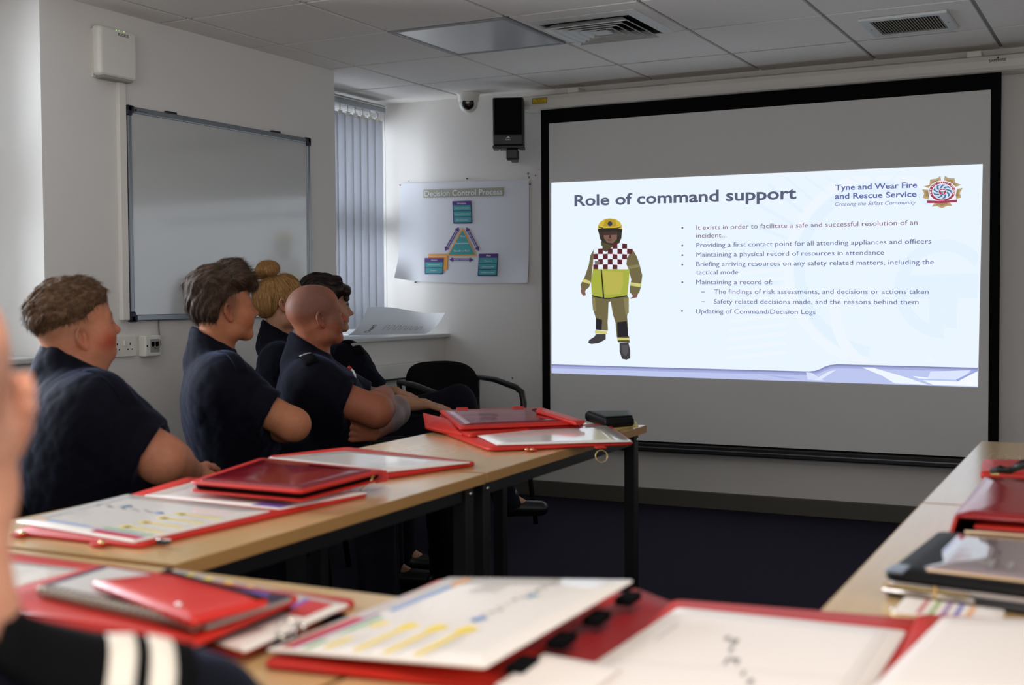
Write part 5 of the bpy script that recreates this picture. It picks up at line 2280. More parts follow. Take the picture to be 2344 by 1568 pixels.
    # ---- meshes
    def finish(self, label, origin, tint, hair=None, shirt_amp=.0045, seed=1, group=None):
        origin = tuple(origin)
        V, Q = self.body.mesh(.0075, self.bands)
        lx = self.local(V)
        o = solid_object('person', V, Q, [M_skin], origin, None, tint(lx, V))
        tag(o, label, 'person', group)
        self.obj, self.origin = o, origin
        amp = shirt_amp
        V, Q = self.shirt.mesh(.0062, ([], [], []), warp=lambda P: folds(P, amp, seed))
        self.shirt_obj = solid_object('shirt', V, Q, [M_shirt], origin, o)
        if self.trousers.ops:
            V, Q = self.trousers.mesh(.009, ([], [], []), warp=lambda P: folds(P, .006, seed + 9))
            solid_object('trousers', V, Q, [M_trouser], origin, o)
            for an, fw in self.shoes:
                s = Solid()
                a0 = np.array([an[0], an[1], max(an[2] - .085, 0)])
                flat = (a0 + self.up * .002, -self.up)
                s.cone(a0 + self.up * .045 - fw * .035, a0 + self.up * .036 + fw * .15, .042, .036, .02, cut=flat)
                s.cone(a0 + self.up * .05, a0 + self.up * .10, .042, .045, .02)
                V, Q = s.mesh(.008)
                solid_object('shoe', V, Q, [M_shoe], origin, o)
        # eyes
        for sg in (-1, 1):
            b = MB()
            c = Vector(self.H(.0868, sg * .031, .0055))
            M = Matrix.Translation(c) @ Vector(self.hf + self.hl * sg * .12).to_track_quat('Z', 'Y').to_matrix().to_4x4()
            r = .0124 * self.hs
            b.lathe([(r * math.sin(a), r * math.cos(a)) for a in np.linspace(2.9, .50, 14)], M_eye, 20, M)
            b.lathe([(r * 1.005 * math.sin(a), r * 1.005 * math.cos(a)) for a in (.52, .4, .25, .02)], M_iris, 20, M)
            b.build('eye', o, origin)
        return o

    def local(self, V):
        d = (V - self.hc) / self.hs
        return np.stack([d @ self.hf, d @ self.hl, d @ self.hu], 1)

    def hair(self, name, m, thick, flow, skull=(1, 1, 1), amp=.003, freq=1.0, seed=3, extra=None, step=.0034, label=None, neck=True, strands=None):
        """hair grows to thick(local) metres above the scalp; where that is negative the scalp is bare"""
        c, f, l, u, s = self.hc, self.hf, self.hl, self.hu, self.hs
        R = np.array([f, l, u])
        S = Solid()
        S.ell(self.H(-.010 * skull[0], 0, .043), np.array((.097 * skull[0], .075 * skull[1], .088 * skull[2])) * s, R, .02)
        S.ell(self.H(.040, 0, .050), np.array((.060, .064, .062)) * s, R, .03 * s)
        if neck:
            S.cone(self.H(-.022, 0, -.045), self.H(-.045, 0, -.10), .060 * s, .058 * s, .03)
        S.ops.insert(0, S.ops.pop(0))
        if extra:
            extra(S)
        lo, hi = S.bounds()
        rg = np.random.RandomState(seed)

        def warp(P):
            L = self.local(P)
            t = thick(L)
            fl = flow(L)
            nz = np.zeros(len(P))
            for k in range(5):
                q = fl * freq * (1.0 + .6 * k) + rg.uniform(0, 9, 3)
                nz += np.sin(q[:, 0] + 1.3 * np.sin(q[:, 1] + q[:, 2])) * np.cos(q[:, 1] * .7 + q[:, 2] * 1.3 + k) / (1 + .5 * k)
            return -(t + amp * nz * np.clip(t / .006, 0, 1.6)) * s
        # widen the grid for the thickness
        S.ell(self.H(0, 0, .03), (.001, .001, .001), R, 0)
        S.bounds_extra = .05
        ob = S.bounds
        S.bounds = lambda: (ob()[0] - .05, ob()[1] + .05)
        V, Q = S.mesh(step, ([], [], []), warp=warp, pad=.07)
        fl = flow(self.local(V))
        if strands:
            n_, ln, lift, dirf, wid = strands
            rg2 = np.random.RandomState(seed + 5)
            e1, e2 = V[Q[:, 2]] - V[Q[:, 0]], V[Q[:, 3]] - V[Q[:, 1]]
            fn = np.cross(e1, e2)
            cen = V[Q].mean(1)
            fn /= np.linalg.norm(fn, axis=1)[:, None] + 1e-9
            Lc = self.local(cen)
            ok = np.where(thick(Lc) > .0008)[0]
            pick = rg2.choice(ok, n_)
            p0 = cen[pick] + rg2.uniform(-.5, .5, (n_, 3)) * step
            nn = fn[pick]
            dl = dirf(Lc[pick])
            dl = dl + rg2.randn(n_, 3) * .11
            dw = dl[:, :1] * f + dl[:, 1:2] * l + dl[:, 2:] * u
            dw = dw - nn * (dw * nn).sum(1)[:, None] * .9
            dw /= np.linalg.norm(dw, axis=1)[:, None] + 1e-9
            sd = np.cross(dw, nn)
            sd /= np.linalg.norm(sd, axis=1)[:, None] + 1e-9
            ll = ln * rg2.uniform(.5, 1.2, n_)[:, None]
            lf = lift * rg2.uniform(0, 1, n_)[:, None] ** 2
            ws = wid * rg2.uniform(.6, 1.2, n_)[:, None]
            rows, q2 = [], []
            for i, tt in enumerate((0, .4, .75, 1.0)):
                c_ = p0 + dw * ll * tt + nn * (lf * tt * 1.0 - .35 * ll * ll * tt * tt / .09 * .6 + .0006)
                wv = sd * ws * (1 - tt * .85) * .5
                rows += [c_ - wv, c_ + wv]
            base = len(V)
            P2 = np.stack(rows, 1).reshape(-1, 3)
            idx = base + np.arange(n_)[:, None] * 8
            for i in range(3):
                q2.append(idx + np.array([2 * i, 2 * i + 1, 2 * i + 3, 2 * i + 2])[None, :])
            V = np.concatenate([V, P2])
            Q = np.concatenate([Q] + q2)
            fs_ = flow(Lc[pick]) * .4 + rg2.uniform(0, 60, (n_, 1))
            fl = np.concatenate([fl, np.repeat(fs_, 8, axis=0)])
        o = solid_object(name, V, Q, [m], self.origin, self.obj)
        at = o.data.attributes.new('flow', 'FLOAT_VECTOR', 'POINT')
        at.data.foreach_set('vector', fl.astype(np.float32).ravel())
        if label:
            o['label'] = label
        return o

    def epaulette(self, a, b, w, n, stripes, stripe_m, parent=None, along=True, arc=.0, base_m=None):
        """slip-on shoulder slide from a (neck end) to b (sleeve end)"""
        a, b, n = map(lambda p: Vector(p), (a, b, n))
        from mathutils.bvhtree import BVHTree
        me = (parent or self.shirt_obj).data
        og = Vector(self.origin)
        tree = BVHTree.FromPolygons([v.co + og for v in me.vertices], [p.vertices[:] for p in me.polygons])
        d = (b - a).normalized()
        n = (n - d * n.dot(d)).normalized()
        sd = d.cross(n).normalized()
        mb = MB()
        L = (b - a).length

        def P(x, y, h):
            p = a + d * x + sd * y * w / 2
            hit = tree.ray_cast(p + n * .12, -n)[0]
            if hit is None or (hit - p).length > .13:
                hit = p - n * arc * y * y
            return hit + n * (h + .003)

        def strip(mb, x0, x1, y0, y1, h, m, nx=8, ny=6):
            vs = [P(x0 + (x1 - x0) * i / nx, y0 + (y1 - y0) * j / ny, h) for j in range(ny + 1) for i in range(nx + 1)]
            lo = [p - n * .004 for p in vs]
            N = len(vs)
            fs = [[j * (nx + 1) + i, j * (nx + 1) + i + 1, (j + 1) * (nx + 1) + i + 1, (j + 1) * (nx + 1) + i] for j in range(ny) for i in range(nx)]
            fs += [[N + q for q in f][::-1] for f in fs]
            bd = [i for i in range(nx + 1)] + [(j + 1) * (nx + 1) - 1 for j in range(1, ny + 1)] + [ny * (nx + 1) + i for i in range(nx - 1, -1, -1)] + [j * (nx + 1) for j in range(ny - 1, 0, -1)]
            for q in range(len(bd)):
                e, g = bd[q], bd[(q + 1) % len(bd)]
                fs.append([e, N + e, N + g, g])
            mb.add(vs + lo, fs, m, True)
        strip(mb, 0, L, -1, 1, .004, base_m or M_epau)
        e = mb.build('epaulette', parent or self.obj, self.origin)
        for x0, x1 in stripes:
            mb = MB()
            strip(mb, x0 * L, x1 * L, -.86, .86, .0058, stripe_m, 3, 6)
            mb.build('rank_stripe', e, self.origin)
        return e


def mixc(base, col, w):
    return base * (1 - w[:, None]) + np.array(col)[None, :] * w[:, None]


def blob(L, c, r):
    d = ((L - np.array(c)) / np.array(r))
    return np.exp(-(d ** 2).sum(1))


def face_tint(base, cheek=.3, nose=.3, earr=.35, lips=.5, brow=None, brow_w=.6, stubble=None, extra=None, eo=(-.003, -.002)):
    base = np.array(base)

    def fn(L, V):
        A = L.copy()
        A[:, 1] = np.abs(A[:, 1])
        c = np.tile(base, (len(L), 1))
        red = base * np.array((1.02, .52, .48))
        c = mixc(c, red, cheek * blob(A, (.070, .045, -.030), (.034, .030, .034)))
        c = mixc(c, red, nose * blob(A, (.118, .0, -.016), (.020, .020, .020)))
        c = mixc(c, red, earr * blob(A, (eo[0], .084, eo[1]), (.022, .012, .036)))
        c = mixc(c, base * np.array((.42, .24, .22)), .75 * blob(A, (eo[0] + .003, .079, eo[1] + .004), (.0075, .0055, .015)))  # ear hollow darkened: its shade is put into the skin colour
        c = mixc(c, base * np.array((.85, .42, .42)), lips * blob(A, (.104, .0, -.056), (.012, .020, .007)))
        dark = base * .25
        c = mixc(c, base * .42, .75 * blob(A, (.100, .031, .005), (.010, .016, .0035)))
        if brow is not None:
            c = mixc(c, brow, brow_w * np.clip(1.6 * blob(A, (.098, .028, .0265), (.016, .019, .0050)), 0, 1))
        if stubble is not None:
            w = stubble(A)
            c = mixc(c, stubble.col, np.clip(w, 0, 1))
        if extra is not None:
            c = extra(c, L, V, A)
        return np.clip(c, 0, 1)
    return fn


def sm(x, a, b):
    t = np.clip((x - a) / (b - a), 0, 1)
    return t * t * (3 - 2 * t)


# ------------------------------------------------------------------ the people
ROW = 'people in navy shirts watching the slide'
SK = dict(fair=srgb(172, 114, 86), warm=srgb(168, 110, 78), pale=srgb(180, 134, 106))


class Stub:
    def __init__(self, fn, col):
        self.fn, self.col = fn, np.array(col)

    def __call__(self, A):
        return self.fn(A)


def seat_origin(p):
    return (round(float(p[0]), 3), round(float(p[1]), 3), 0.0)


def badge(fig, name, c, w, h, n, m, roll=0.0):
    mb = MB()
    c, n = Vector(c), Vector(n).normalized()
    x = Vector((0, 0, 1)).cross(n).normalized()
    y = n.cross(x)
    ca, sa = math.cos(roll), math.sin(roll)
    x, y = x * ca + y * sa, y * ca - x * sa
    q = [c - x * w - y * h, c + x * w - y * h, c + x * w + y * h, c - x * w + y * h]
    slab(mb, q, .003, m, r=.002)
    return mb.build(name, fig.obj, fig.origin)


# --- 1: heavy-set man at the left, hands clasped in his lap
A = Figure(185, 730, 3.20)
A.head(A.at(184, 775, -.0), yaw=18, pitch=8, s=.96, half=.078, chub=.8, jaw=1.0, face=.82, ear_off=(-.010, -.022), nose=.75, skull=(1.03, 1.04, 1.0), ear_s=.95, ear_y=.0845)
nb = A.at(172, 838, .075)
A.neck(nb, .064, .070, .04)
A.body.cone(A.H(.042, 0, -.068), A.at(192, 842, .075), .030, .048, .05)
chest, belly, hip = A.at(194, 1006, .085), A.at(222, 1085, .085), A.at(196, 1215, .085)
for S_, gr in ((A.body, -.014), (A.shirt, 0)):
    S_.ell(chest, (.155 + gr, .200 + gr, .165 + gr), [A.er, A.ed, A.up], .05)
    S_.ell(A.at(150, 940, .085), (.095 + gr, .190 + gr, .120 + gr), [A.er, A.ed, A.up], .06)
    S_.ell(belly, (.205 + gr, .205 + gr, .190 + gr), [A.er, A.ed, A.up], .07)
    S_.ell(hip, (.190 + gr, .195 + gr, .130 + gr), [A.er, A.ed, A.up], .06)
    S_.cone(A.at(160, 896, .075), A.at(212, 938, -.085), .050 + gr, .070 + gr, .05)
    S_.cone(A.at(160, 896, .075), A.at(212, 938, .255), .050 + gr, .070 + gr, .05)
A.shirt.cone(A.at(156, 862, .075), A.at(166, 806, .075), .098, .080, .02, cut=(A.at(158, 808, .075), A.vec(.52, 0, .85)))
A.arm(A.at(230, 962, -.085), A.at(372, 1052, -.10), A.at(436, 1078, .03), r=(.074, .062, .052, .034), sleeve=.70, sl_r=1.17, flare=.012)
A.hand(A.at(440, 1080, .04), A.vec(.8, .35, -.55), A.vec(.3, -.75, .5), 1, curl=.55, s=1.0)
A.arm(A.at(225, 955, .27), A.at(340, 1060, .30), A.at(436, 1092, .15), r=(.072, .060, .050, .034), sleeve=.66)
A.hand(A.at(440, 1094, .14), A.vec(.75, -.45, -.45), A.vec(.2, .7, .6), -1, curl=.6, s=1.0, fine=False)
A.legs(A.at(205, 1270, .085), A.vec(.93, .25, 0), knee_z=.535, thigh=.44, r=(.092, .064, .046))
blush = lambda c, L, V, A_: mixc(c, np.array(SK['fair']) * np.array((.92, .36, .34)), .85 * blob(A_, (.074, .052, -.040), (.030, .03, .026)) + .35 * blob(A_, (.04, .06, -.05), (.03, .03, .02)))
A.finish('person in a navy shirt leaning forward with hands clasped in the lap', seat_origin(hip),
         face_tint(SK['fair'], .5, .75, .5, .5, brow=srgb(96, 64, 46), extra=blush, eo=(-.010, -.022),
                   stubble=Stub(lambda A_: .55 * sm(A_[:, 2] - .15 * A_[:, 0], -.035, .018) * sm(-A_[:, 0], -.05, -.005), srgb(128, 92, 66))), seed=4, group=ROW)
MH1 = hair_mat('brown_hair', srgb(58, 42, 29), srgb(108, 82, 58))


def thick1(L):
    x, y, z = L.T
    line_ = np.interp(x, (-.13, -.104, -.062, .008, .050, .085, .12), (-.004, .0, .0157, .028, .058, .062, .075))
    up_ = z - line_
    front = x - (.100 - .25 * np.clip(z - .085, -.05, .1)) - .006 * np.sin(y * 90)
    t = np.where(up_ < 0, -.004 + .12 * up_, .0155 * sm(up_, -.006, .040))
    t = t * (1 - sm(front, -.012, .012)) - .012 * sm(front, .002, .018)
    return np.clip(t, -.02, .03)


def comb1(L):
    x, y, z = L.T
    top_ = sm(z, .08, .125)
    return np.stack([.9 * top_ + .15 - .5 * (1 - top_) * (x < -.04), .35 * np.sin(x * 60) + 3 * y * top_, -1.0 * (1 - top_)], 1)


A.hair('hair', MH1, thick1, lambda L: np.stack([L[:, 0] * 60, L[:, 1] * 110, L[:, 2] * 90], 1), (1.03, 1.04, 1.0), amp=.0026, neck=False, strands=(5200, .020, .003, comb1, .0014))
A.epaulette(A.at(205, 850, -.06), A.at(300, 905, -.165), .050, A.vec(.25, -.45, .85), (), M_stripe, A.shirt_obj, arc=.004, base_m=M_shirt)

# --- 2: young man with folded arms
B_ = Figure(508, 690, 3.90)
B_.head(B_.at(519.5, 716), yaw=24, pitch=6, s=.94, half=.072, ear_off=(-.013, -.002), nose=1.1, face=.93, jaw=.92, brow=1.1)
nb = B_.at(494, 800, .08)
B_.neck(nb, .056, .060, .035)
chest, belly, hip = B_.at(515, 945, .10), B_.at(545, 1020, .10), B_.at(535, 1120, .10)
for S_, gr in ((B_.body, -.013), (B_.shirt, 0)):
    R3 = [B_.er, B_.ed, B_.up]
    S_.ell(chest, (.125 + gr, .185 + gr, .185 + gr), R3, .05)
    S_.ell(B_.at(474, 905, .10), (.072 + gr, .175 + gr, .130 + gr), R3, .06)
    S_.ell(belly, (.132 + gr, .165 + gr, .170 + gr), R3, .07)
    S_.ell(hip, (.150 + gr, .175 + gr, .110 + gr), R3, .06)
    S_.cone(B_.at(486, 842, .08), B_.at(510, 868, -.075), .044 + gr, .060 + gr, .05)
    S_.cone(B_.at(486, 842, .08), B_.at(510, 868, .265), .044 + gr, .060 + gr, .05)
B_.shirt.cone(B_.at(482, 826, .08), B_.at(484, 772, .08), .086, .070, .02, cut=(B_.at(478, 768, .08), B_.vec(.50, 0, .86)))
B_.arm(B_.at(512, 890, -.075), B_.at(672, 972, -.11), B_.at(600, 985, .135), r=(.060, .050, .045, .031), sleeve=.66, sl_r=1.2, flare=.012)
B_.hand(B_.at(592, 985, .15), B_.vec(-.2, .9, .1), B_.vec(.7, .1, .6), 1, curl=.3, fine=False)
B_.arm(B_.at(515, 882, .28), B_.at(660, 965, .30), B_.at(645, 990, .12), r=(.058, .048, .043, .031), sleeve=.66)
B_.hand(B_.at(642, 988, .11), B_.vec(-.55, -.35, .25), B_.vec(.6, .1, -.5), -1, curl=.9, fine=False)
B_.legs(B_.at(540, 1150, .10), B_.vec(.98, -.16, 0), knee_z=.525, thigh=.45)
B_.finish('person in a plain navy shirt with folded arms and no stripe on the shoulder', seat_origin(hip),
          face_tint(SK['warm'], .55, .6, .55, .5, brow=srgb(70, 48, 36), brow_w=.9, eo=(-.013, -.002),
                    stubble=Stub(lambda A_: .75 * sm(A_[:, 2] + .35 * A_[:, 0], -.050, .050) * sm(-A_[:, 0], -.050, -.012), srgb(84, 60, 46))), seed=7, group=ROW)
MH2 = hair_mat('dark_brown_hair', srgb(34, 25, 19), srgb(78, 60, 46))


def thick2(L):
    x, y, z = L.T
    x = x - .010
    line_ = .052 + .22 * x
    line_ = np.where(x < -.012, .049 + 1.05 * (x + .012), line_)
    line_ = np.where(x < -.045, .014 + 6.0 * (x + .045), line_)
    line_ = np.maximum(line_, -.050)
    up_ = z - line_
    t0 = .013 + .020 * sm(z, .06, .12)
    edge = np.where(x < -.05, .030, .045)
    t = np.where(up_ < 0, -.004 + .12 * up_, t0 * sm(up_, -.004, edge))
    front = x - (.112 - .25 * np.clip(z - .075, -.03, .1))
    t = t * (1 - sm(front, -.004, .024)) - .016 * sm(front, .010, .03)
    return np.clip(t, -.02, .04)


def comb2(L):
    x, y, z = L.T
    top_ = sm(z, .07, .12) * sm(x, -.09, -.02)
    return np.stack([1.0 * top_ - .12 * (1 - top_), 2.5 * y * top_, -.12 * top_ - 1.0 * (1 - top_)], 1)


def fringe(S):
    for k in range(11):
        y0 = -.056 + .0112 * k
        w = 1 - (y0 / .075) ** 2
        S.cone(B_.H(.050, y0, .118 * w ** .25 - .0), B_.H(.098, y0 * .92, .105 * w ** .3), .016, .015, .02)
        S.cone(B_.H(.098, y0 * .92, .105 * w ** .3), B_.H(.119, y0 * .80 + .004, .070 + .008 * ((k * 7) % 3)), .014, .0035, .015)


B_.hair('hair', MH2, lambda L: np.where((L[:, 0] > .085) & (L[:, 2] > .055), .002, thick2(L)), lambda L: np.stack([L[:, 0] * 34, L[:, 1] * 150, L[:, 2] * 60], 1), amp=.0022, extra=fringe, neck=False, strands=(5200, .030, .003, comb2, .0014))
B_.epaulette(B_.at(505, 818, -.040), B_.at(555, 858, -.14), .046, B_.vec(.2, -.45, .85), (), M_stripe, B_.shirt_obj, arc=.004, base_m=M_shirt)

# --- 3: woman with a blonde bun, in the second row
C_ = Figure(640, 700, 4.95)
C_.head(C_.at(645.7, 699.6), yaw=8, pitch=3, s=.92, half=.068, nose=.8, face=.92, jaw=.85, brow=.6, female=True, ear_s=.95)
nb = C_.at(640, 765, .07)
C_.neck(nb, .047, .050, .035)
chest, belly, hip = C_.at(648, 888, .09), C_.at(665, 955, .09), C_.at(655, 1025, .09)
R3 = [C_.er, C_.ed, C_.up]
for S_, gr in ((C_.body, -.013), (C_.shirt, 0)):
    S_.ell(chest, (.118 + gr, .165 + gr, .180 + gr), R3, .05)
    S_.ell(belly, (.120 + gr, .150 + gr, .160 + gr), R3, .07)
    S_.ell(hip, (.150 + gr, .175 + gr, .110 + gr), R3, .06)
    S_.cone(C_.at(636, 800, .07), C_.at(640, 828, -.075), .040 + gr, .054 + gr, .05)
    S_.cone(C_.at(636, 800, .07), C_.at(640, 828, .235), .040 + gr, .054 + gr, .05)
C_.shirt.cone(C_.at(630, 790, .07), C_.at(632, 750, .07), .078, .062, .02, cut=(C_.at(628, 747, .07), C_.vec(.50, 0, .86)))
C_.arm(C_.at(640, 838, -.085), C_.at(680, 960, -.10), C_.at(770, 985, .03), r=(.050, .043, .036, .026), sleeve=.75)
C_.hand(C_.at(774, 986, .04), C_.vec(.9, .3, -.2), C_.vec(.2, -.3, .9), 1, curl=.4, s=.9, fine=False)
C_.arm(C_.at(640, 838, .245), C_.at(680, 960, .27), C_.at(770, 995, .14), r=(.050, .043, .036, .026), sleeve=.75)
C_.hand(C_.at(774, 996, .13), C_.vec(.9, -.2, -.2), C_.vec(.2, .3, .9), -1, curl=.4, s=.9, fine=False)
C_.legs(C_.at(660, 1055, .09), C_.vec(.85, -.25, 0), knee_z=.50, thigh=.43, r=(.076, .056, .040))
C_.finish('person in a navy shirt half hidden behind the two with folded arms', seat_origin(hip),
          face_tint(SK['pale'], .3, .3, .4, .6, brow=srgb(150, 112, 76)), seed=11, group=ROW)
MH3 = hair_mat('blonde_hair', srgb(104, 70, 36), srgb(178, 136, 84))


def thick3(L):
    x, y, z = L.T
    line_ = np.where(x > -.02, -.012 + 1.05 * np.clip(x, 0, .2), np.maximum(-.066, -.012 + 3.0 * (x + .02)))
    up_ = z - line_
    t = np.where(up_ < 0, -.003 + .15 * up_, .0100 * sm(up_, -.002, .02))
    front = x - (.097 - .30 * np.clip(z - .085, -.05, .1))
    t = t * (1 - sm(front, -.02, .008)) - .012 * sm(front, -.002, .014)
    d = np.sqrt((x + .046) ** 2 + (z - .158) ** 2 + y ** 2)
    return np.clip(t, -.02, .03) * np.maximum(sm(d, .048, .085), .12)


def bun(S):
    c0 = C_.H(-.048, 0, .156)
    for k in range(16):
        a0, a1 = k * 2 * PI / 16, (k + 1) * 2 * PI / 16
        p = lambda a, r, h: c0 + (C_.hf * math.cos(a) * r * 1.25 + C_.hl * math.sin(a) * r + C_.hu * (h + .35 * r * math.cos(a))) * C_.hs
        S.cone(p(a0, .026, .008 * math.sin(2 * a0)), p(a1, .026, .008 * math.sin(2 * a1)), .019, .019, .006)
        S.cone(p(a0 * 1.0 + .5, .014, .020), p(a1 + .5, .014, .020), .011, .011, .004)
    S.ell(c0 + C_.hu * .006, (.043, .036, .032), np.array([C_.hf, C_.hl, C_.hu]), .008)
    # fullness behind, combed up
    S.ell(C_.H(-.060, 0, .010), (.040, .058, .052), np.array([C_.hf, C_.hl, C_.hu]), .03)


def flow3(L):
    d = L - np.array((-.046, 0, .140))
    r = np.linalg.norm(d, axis=1)
    az = np.arctan2(d[:, 1], d[:, 0])
    el = np.arctan2(np.hypot(d[:, 0], d[:, 1]), -d[:, 2] + 1e-6)
    return np.stack([r * 8, az * 34, el * 4], 1)


def comb3(L):
    d = np.array((-.046, 0, .150)) - L
    r = np.linalg.norm(d, axis=1)[:, None]
    sw = np.stack([-d[:, 2], 0 * d[:, 0], d[:, 0]], 1)
    return np.where(r < .062, sw, d) / (r + 1e-6)


C_.hair('hair', MH3, thick3, flow3, amp=.0016, extra=bun, neck=False, strands=(3600, .030, .002, comb3, .0012))
b = MB()
for k in range(9):
    a = C_.H(-.098 - .002 * (k % 3), -.004 + .003 * k, .030 - .006 * k)
    b.tube([a, a - C_.hf * .005 + C_.hu * .003], .0022, M_chrome if k % 2 else M_black, 6)
b.build('hair_clip', C_.obj, C_.origin)

# --- 4: man with a shaved head, folded arms, tattooed left forearm
D_ = Figure(725, 730, 4.40)
D_.head(D_.at(731, 733), yaw=22, pitch=8, s=.94, ear_off=(-.010, -.004), half=.074, nose=1.2, face=.95, jaw=1.0, brow=1.2, skull=(1.0, 1.02, 1.0))
nb = D_.at(716, 806, .085)
D_.neck(nb, .054, .062, .035)
chest, belly, hip = D_.at(728, 925, .11), D_.at(750, 985, .11), D_.at(745, 1055, .11)
R3 = [D_.er, D_.ed, D_.up]
for S_, gr in ((D_.body, -.013), (D_.shirt, 0)):
    S_.ell(chest, (.145 + gr, .200 + gr, .175 + gr), R3, .05)
    S_.ell(D_.at(696, 890, .11), (.080 + gr, .190 + gr, .122 + gr), R3, .06)
    S_.ell(belly, (.155 + gr, .180 + gr, .170 + gr), R3, .07)
    S_.ell(hip, (.165 + gr, .185 + gr, .110 + gr), R3, .06)
    S_.cone(D_.at(708, 846, .085), D_.at(718, 868, -.085), .046 + gr, .062 + gr, .05)
    S_.cone(D_.at(708, 846, .085), D_.at(722, 868, .285), .046 + gr, .062 + gr, .05)
D_.shirt.cone(D_.at(702, 834, .085), D_.at(706, 784, .085), .094, .076, .02, cut=(D_.at(702, 781, .085), D_.vec(.52, 0, .85)))
D_.arm(D_.at(718, 890, -.085), D_.at(860, 942, -.10), D_.at(878, 908, .17), r=(.066, .057, .055, .042), sleeve=.53, sl_r=1.16, flare=.012)
D_.hand(D_.at(878, 906, .18), D_.vec(-.5, .75, -.1), D_.vec(.6, .3, .5), 1, curl=.4, fine=False)
D_.arm(D_.at(730, 882, .29), D_.at(903, 942, .22), D_.at(850, 990, -.02), r=(.064, .056, .050, .034), sleeve=.60, sl_r=1.16)
D_.hand(D_.at(858, 992, -.05), D_.vec(-.90, -.22, .16), D_.vec(.2, -.9, -.2), -1, curl=.30, s=1.0, spread=1.25)
D_.legs(D_.at(750, 1075, .11), D_.vec(.95, .12, 0), knee_z=.53, thigh=.45, r=(.088, .062, .045))
elb, lwr = D_.at(903, 942, .22), D_.at(850, 990, -.02)


def tattoo(c, L, V, A_):
    ab = lwr - elb
    t = np.clip(((V - elb) @ ab) / (ab @ ab), -.3, 1)
    d = np.linalg.norm(V - (elb + t[:, None] * ab), axis=1)
    up_ = elb - D_.at(730, 860, .29)
    t2 = np.clip(((V - elb) @ up_) / (up_ @ up_), -1, 0.1)
    d2 = np.linalg.norm(V - (elb + t2[:, None] * up_), axis=1)
    m = ((d < .075) & (t < .62) & (((V - elb) @ D_.ed) > -.16) | ((d2 < .08) & (t2 > -.42))) & (((V - elb) @ D_.ed) > -.17)
    n = np.sin(V[:, 0] * 190 + 2 * np.sin(V[:, 2] * 150)) * np.sin(V[:, 2] * 210 + 2 * np.sin(V[:, 1] * 170)) + .6 * np.sin(V[:, 1] * 320 + V[:, 2] * 100)
    w = np.where(m, np.clip(.66 + .30 * n, .25, .95), 0)
    return mixc(c, np.array(srgb(104, 112, 118)), w)


D_.finish('person with folded arms in a navy shirt with one grey stripe on the epaulette', seat_origin(hip),
          face_tint(SK['fair'] * np.ones(3) * np.array((.72, .60, .56)), .40, .55, .5, .45, brow=srgb(110, 72, 56), brow_w=.5, extra=tattoo, eo=(-.010, -.004),
                    stubble=Stub(lambda A_: .62 * sm(A_[:, 2] + .38 * A_[:, 0], -.045, .030) * (1 - sm(A_[:, 0] + .3 * A_[:, 2], .065, .10)), srgb(92, 72, 66))), seed=15, group=ROW)
D_.epaulette(D_.at(688, 806, -.040), D_.at(716, 838, -.15), .046, D_.vec(-.05, -.45, .85), ((.36, .47),), M_grey_stripe, D_.shirt_obj, arc=.004)
lc = D_.at(800, 842, -.02)
b = MB()
b.tube([D_.at(797, 839, -.045), D_.at(803, 845, -.045)], .006, mat('lanyard_red', srgb(170, 40, 40), .5), 8)
b.tube([D_.at(803, 845, -.045), D_.at(808, 849, -.045), D_.at(812, 857, -.045), D_.at(814, 866, -.04)], .004, M_inkw, 8)
lan = b.build('lanyard', D_.obj, D_.origin)

# --- 5: dark-haired woman at the far end, legs crossed
E_ = Figure(765, 690, 5.60)
E_.head(E_.at(748, 712), yaw=4, pitch=2, s=.95, half=.068, nose=.75, face=.92, jaw=.85, brow=.7, female=True)
nb = E_.at(744, 770, .07)
E_.neck(nb, .046, .050, .035)
chest, belly, hip = E_.at(790, 880, .09), E_.at(812, 930, .09), E_.at(815, 985, .09)
R3 = [E_.er, E_.ed, E_.up]
for S_, gr in ((E_.body, -.013), (E_.shirt, 0)):
    S_.ell(chest, (.125 + gr, .170 + gr, .170 + gr), R3, .05)
    S_.ell(belly, (.125 + gr, .155 + gr, .150 + gr), R3, .07)
    S_.ell(hip, (.150 + gr, .175 + gr, .110 + gr), R3, .06)
    S_.cone(E_.at(750, 806, .07), E_.at(795, 832, -.085), .042 + gr, .056 + gr, .05)
    S_.cone(E_.at(750, 806, .07), E_.at(780, 832, .235), .042 + gr, .056 + gr, .05)
E_.shirt.cone(E_.at(742, 792, .07), E_.at(740, 762, .07), .070, .062, .02, cut=(E_.at(738, 761, .07), E_.vec(.5, 0, .86)))
E_.arm(E_.at(800, 824, -.10), E_.at(886, 926, -.13), E_.at(972, 925, -.10), r=(.052, .042, .035, .025), sleeve=.70, sl_r=1.22, flare=.010)
E_.hand(E_.at(974, 924, -.10), E_.vec(.95, .1, -.28), E_.vec(.28, -.25, .9), 1, curl=.22, s=.93)
E_.arm(E_.at(785, 820, .25), E_.at(850, 900, .24), E_.at(905, 896, .12), r=(.050, .042, .034, .025), sleeve=.65)
E_.hand(E_.at(905, 896, .12), E_.vec(.9, -.3, -.30), E_.vec(.3, -.3, .9), -1, curl=.25, s=.93)
E_.legs(E_.at(830, 985, .09), E_.vec(1, 0, 0), knee_z=.5, thigh=.44, r=(.082, .062, .046),
        knees=((E_.at(1010, 985, -.05), np.append(E_.at(1030, 1100, -.02)[:2], .085)), (E_.at(1050, 918, .10), np.append(E_.at(1165, 1040, .06)[:2], .20))))
E_.finish('person in a navy shirt at the far end, legs crossed, hand resting on the knee', seat_origin(hip),
          face_tint(SK['pale'], .3, .3, .35, .8, brow=srgb(40, 30, 28), brow_w=.9), seed=19, group=ROW)
MH5 = hair_mat('black_hair', srgb(14, 10, 10), srgb(52, 36, 30), .38)


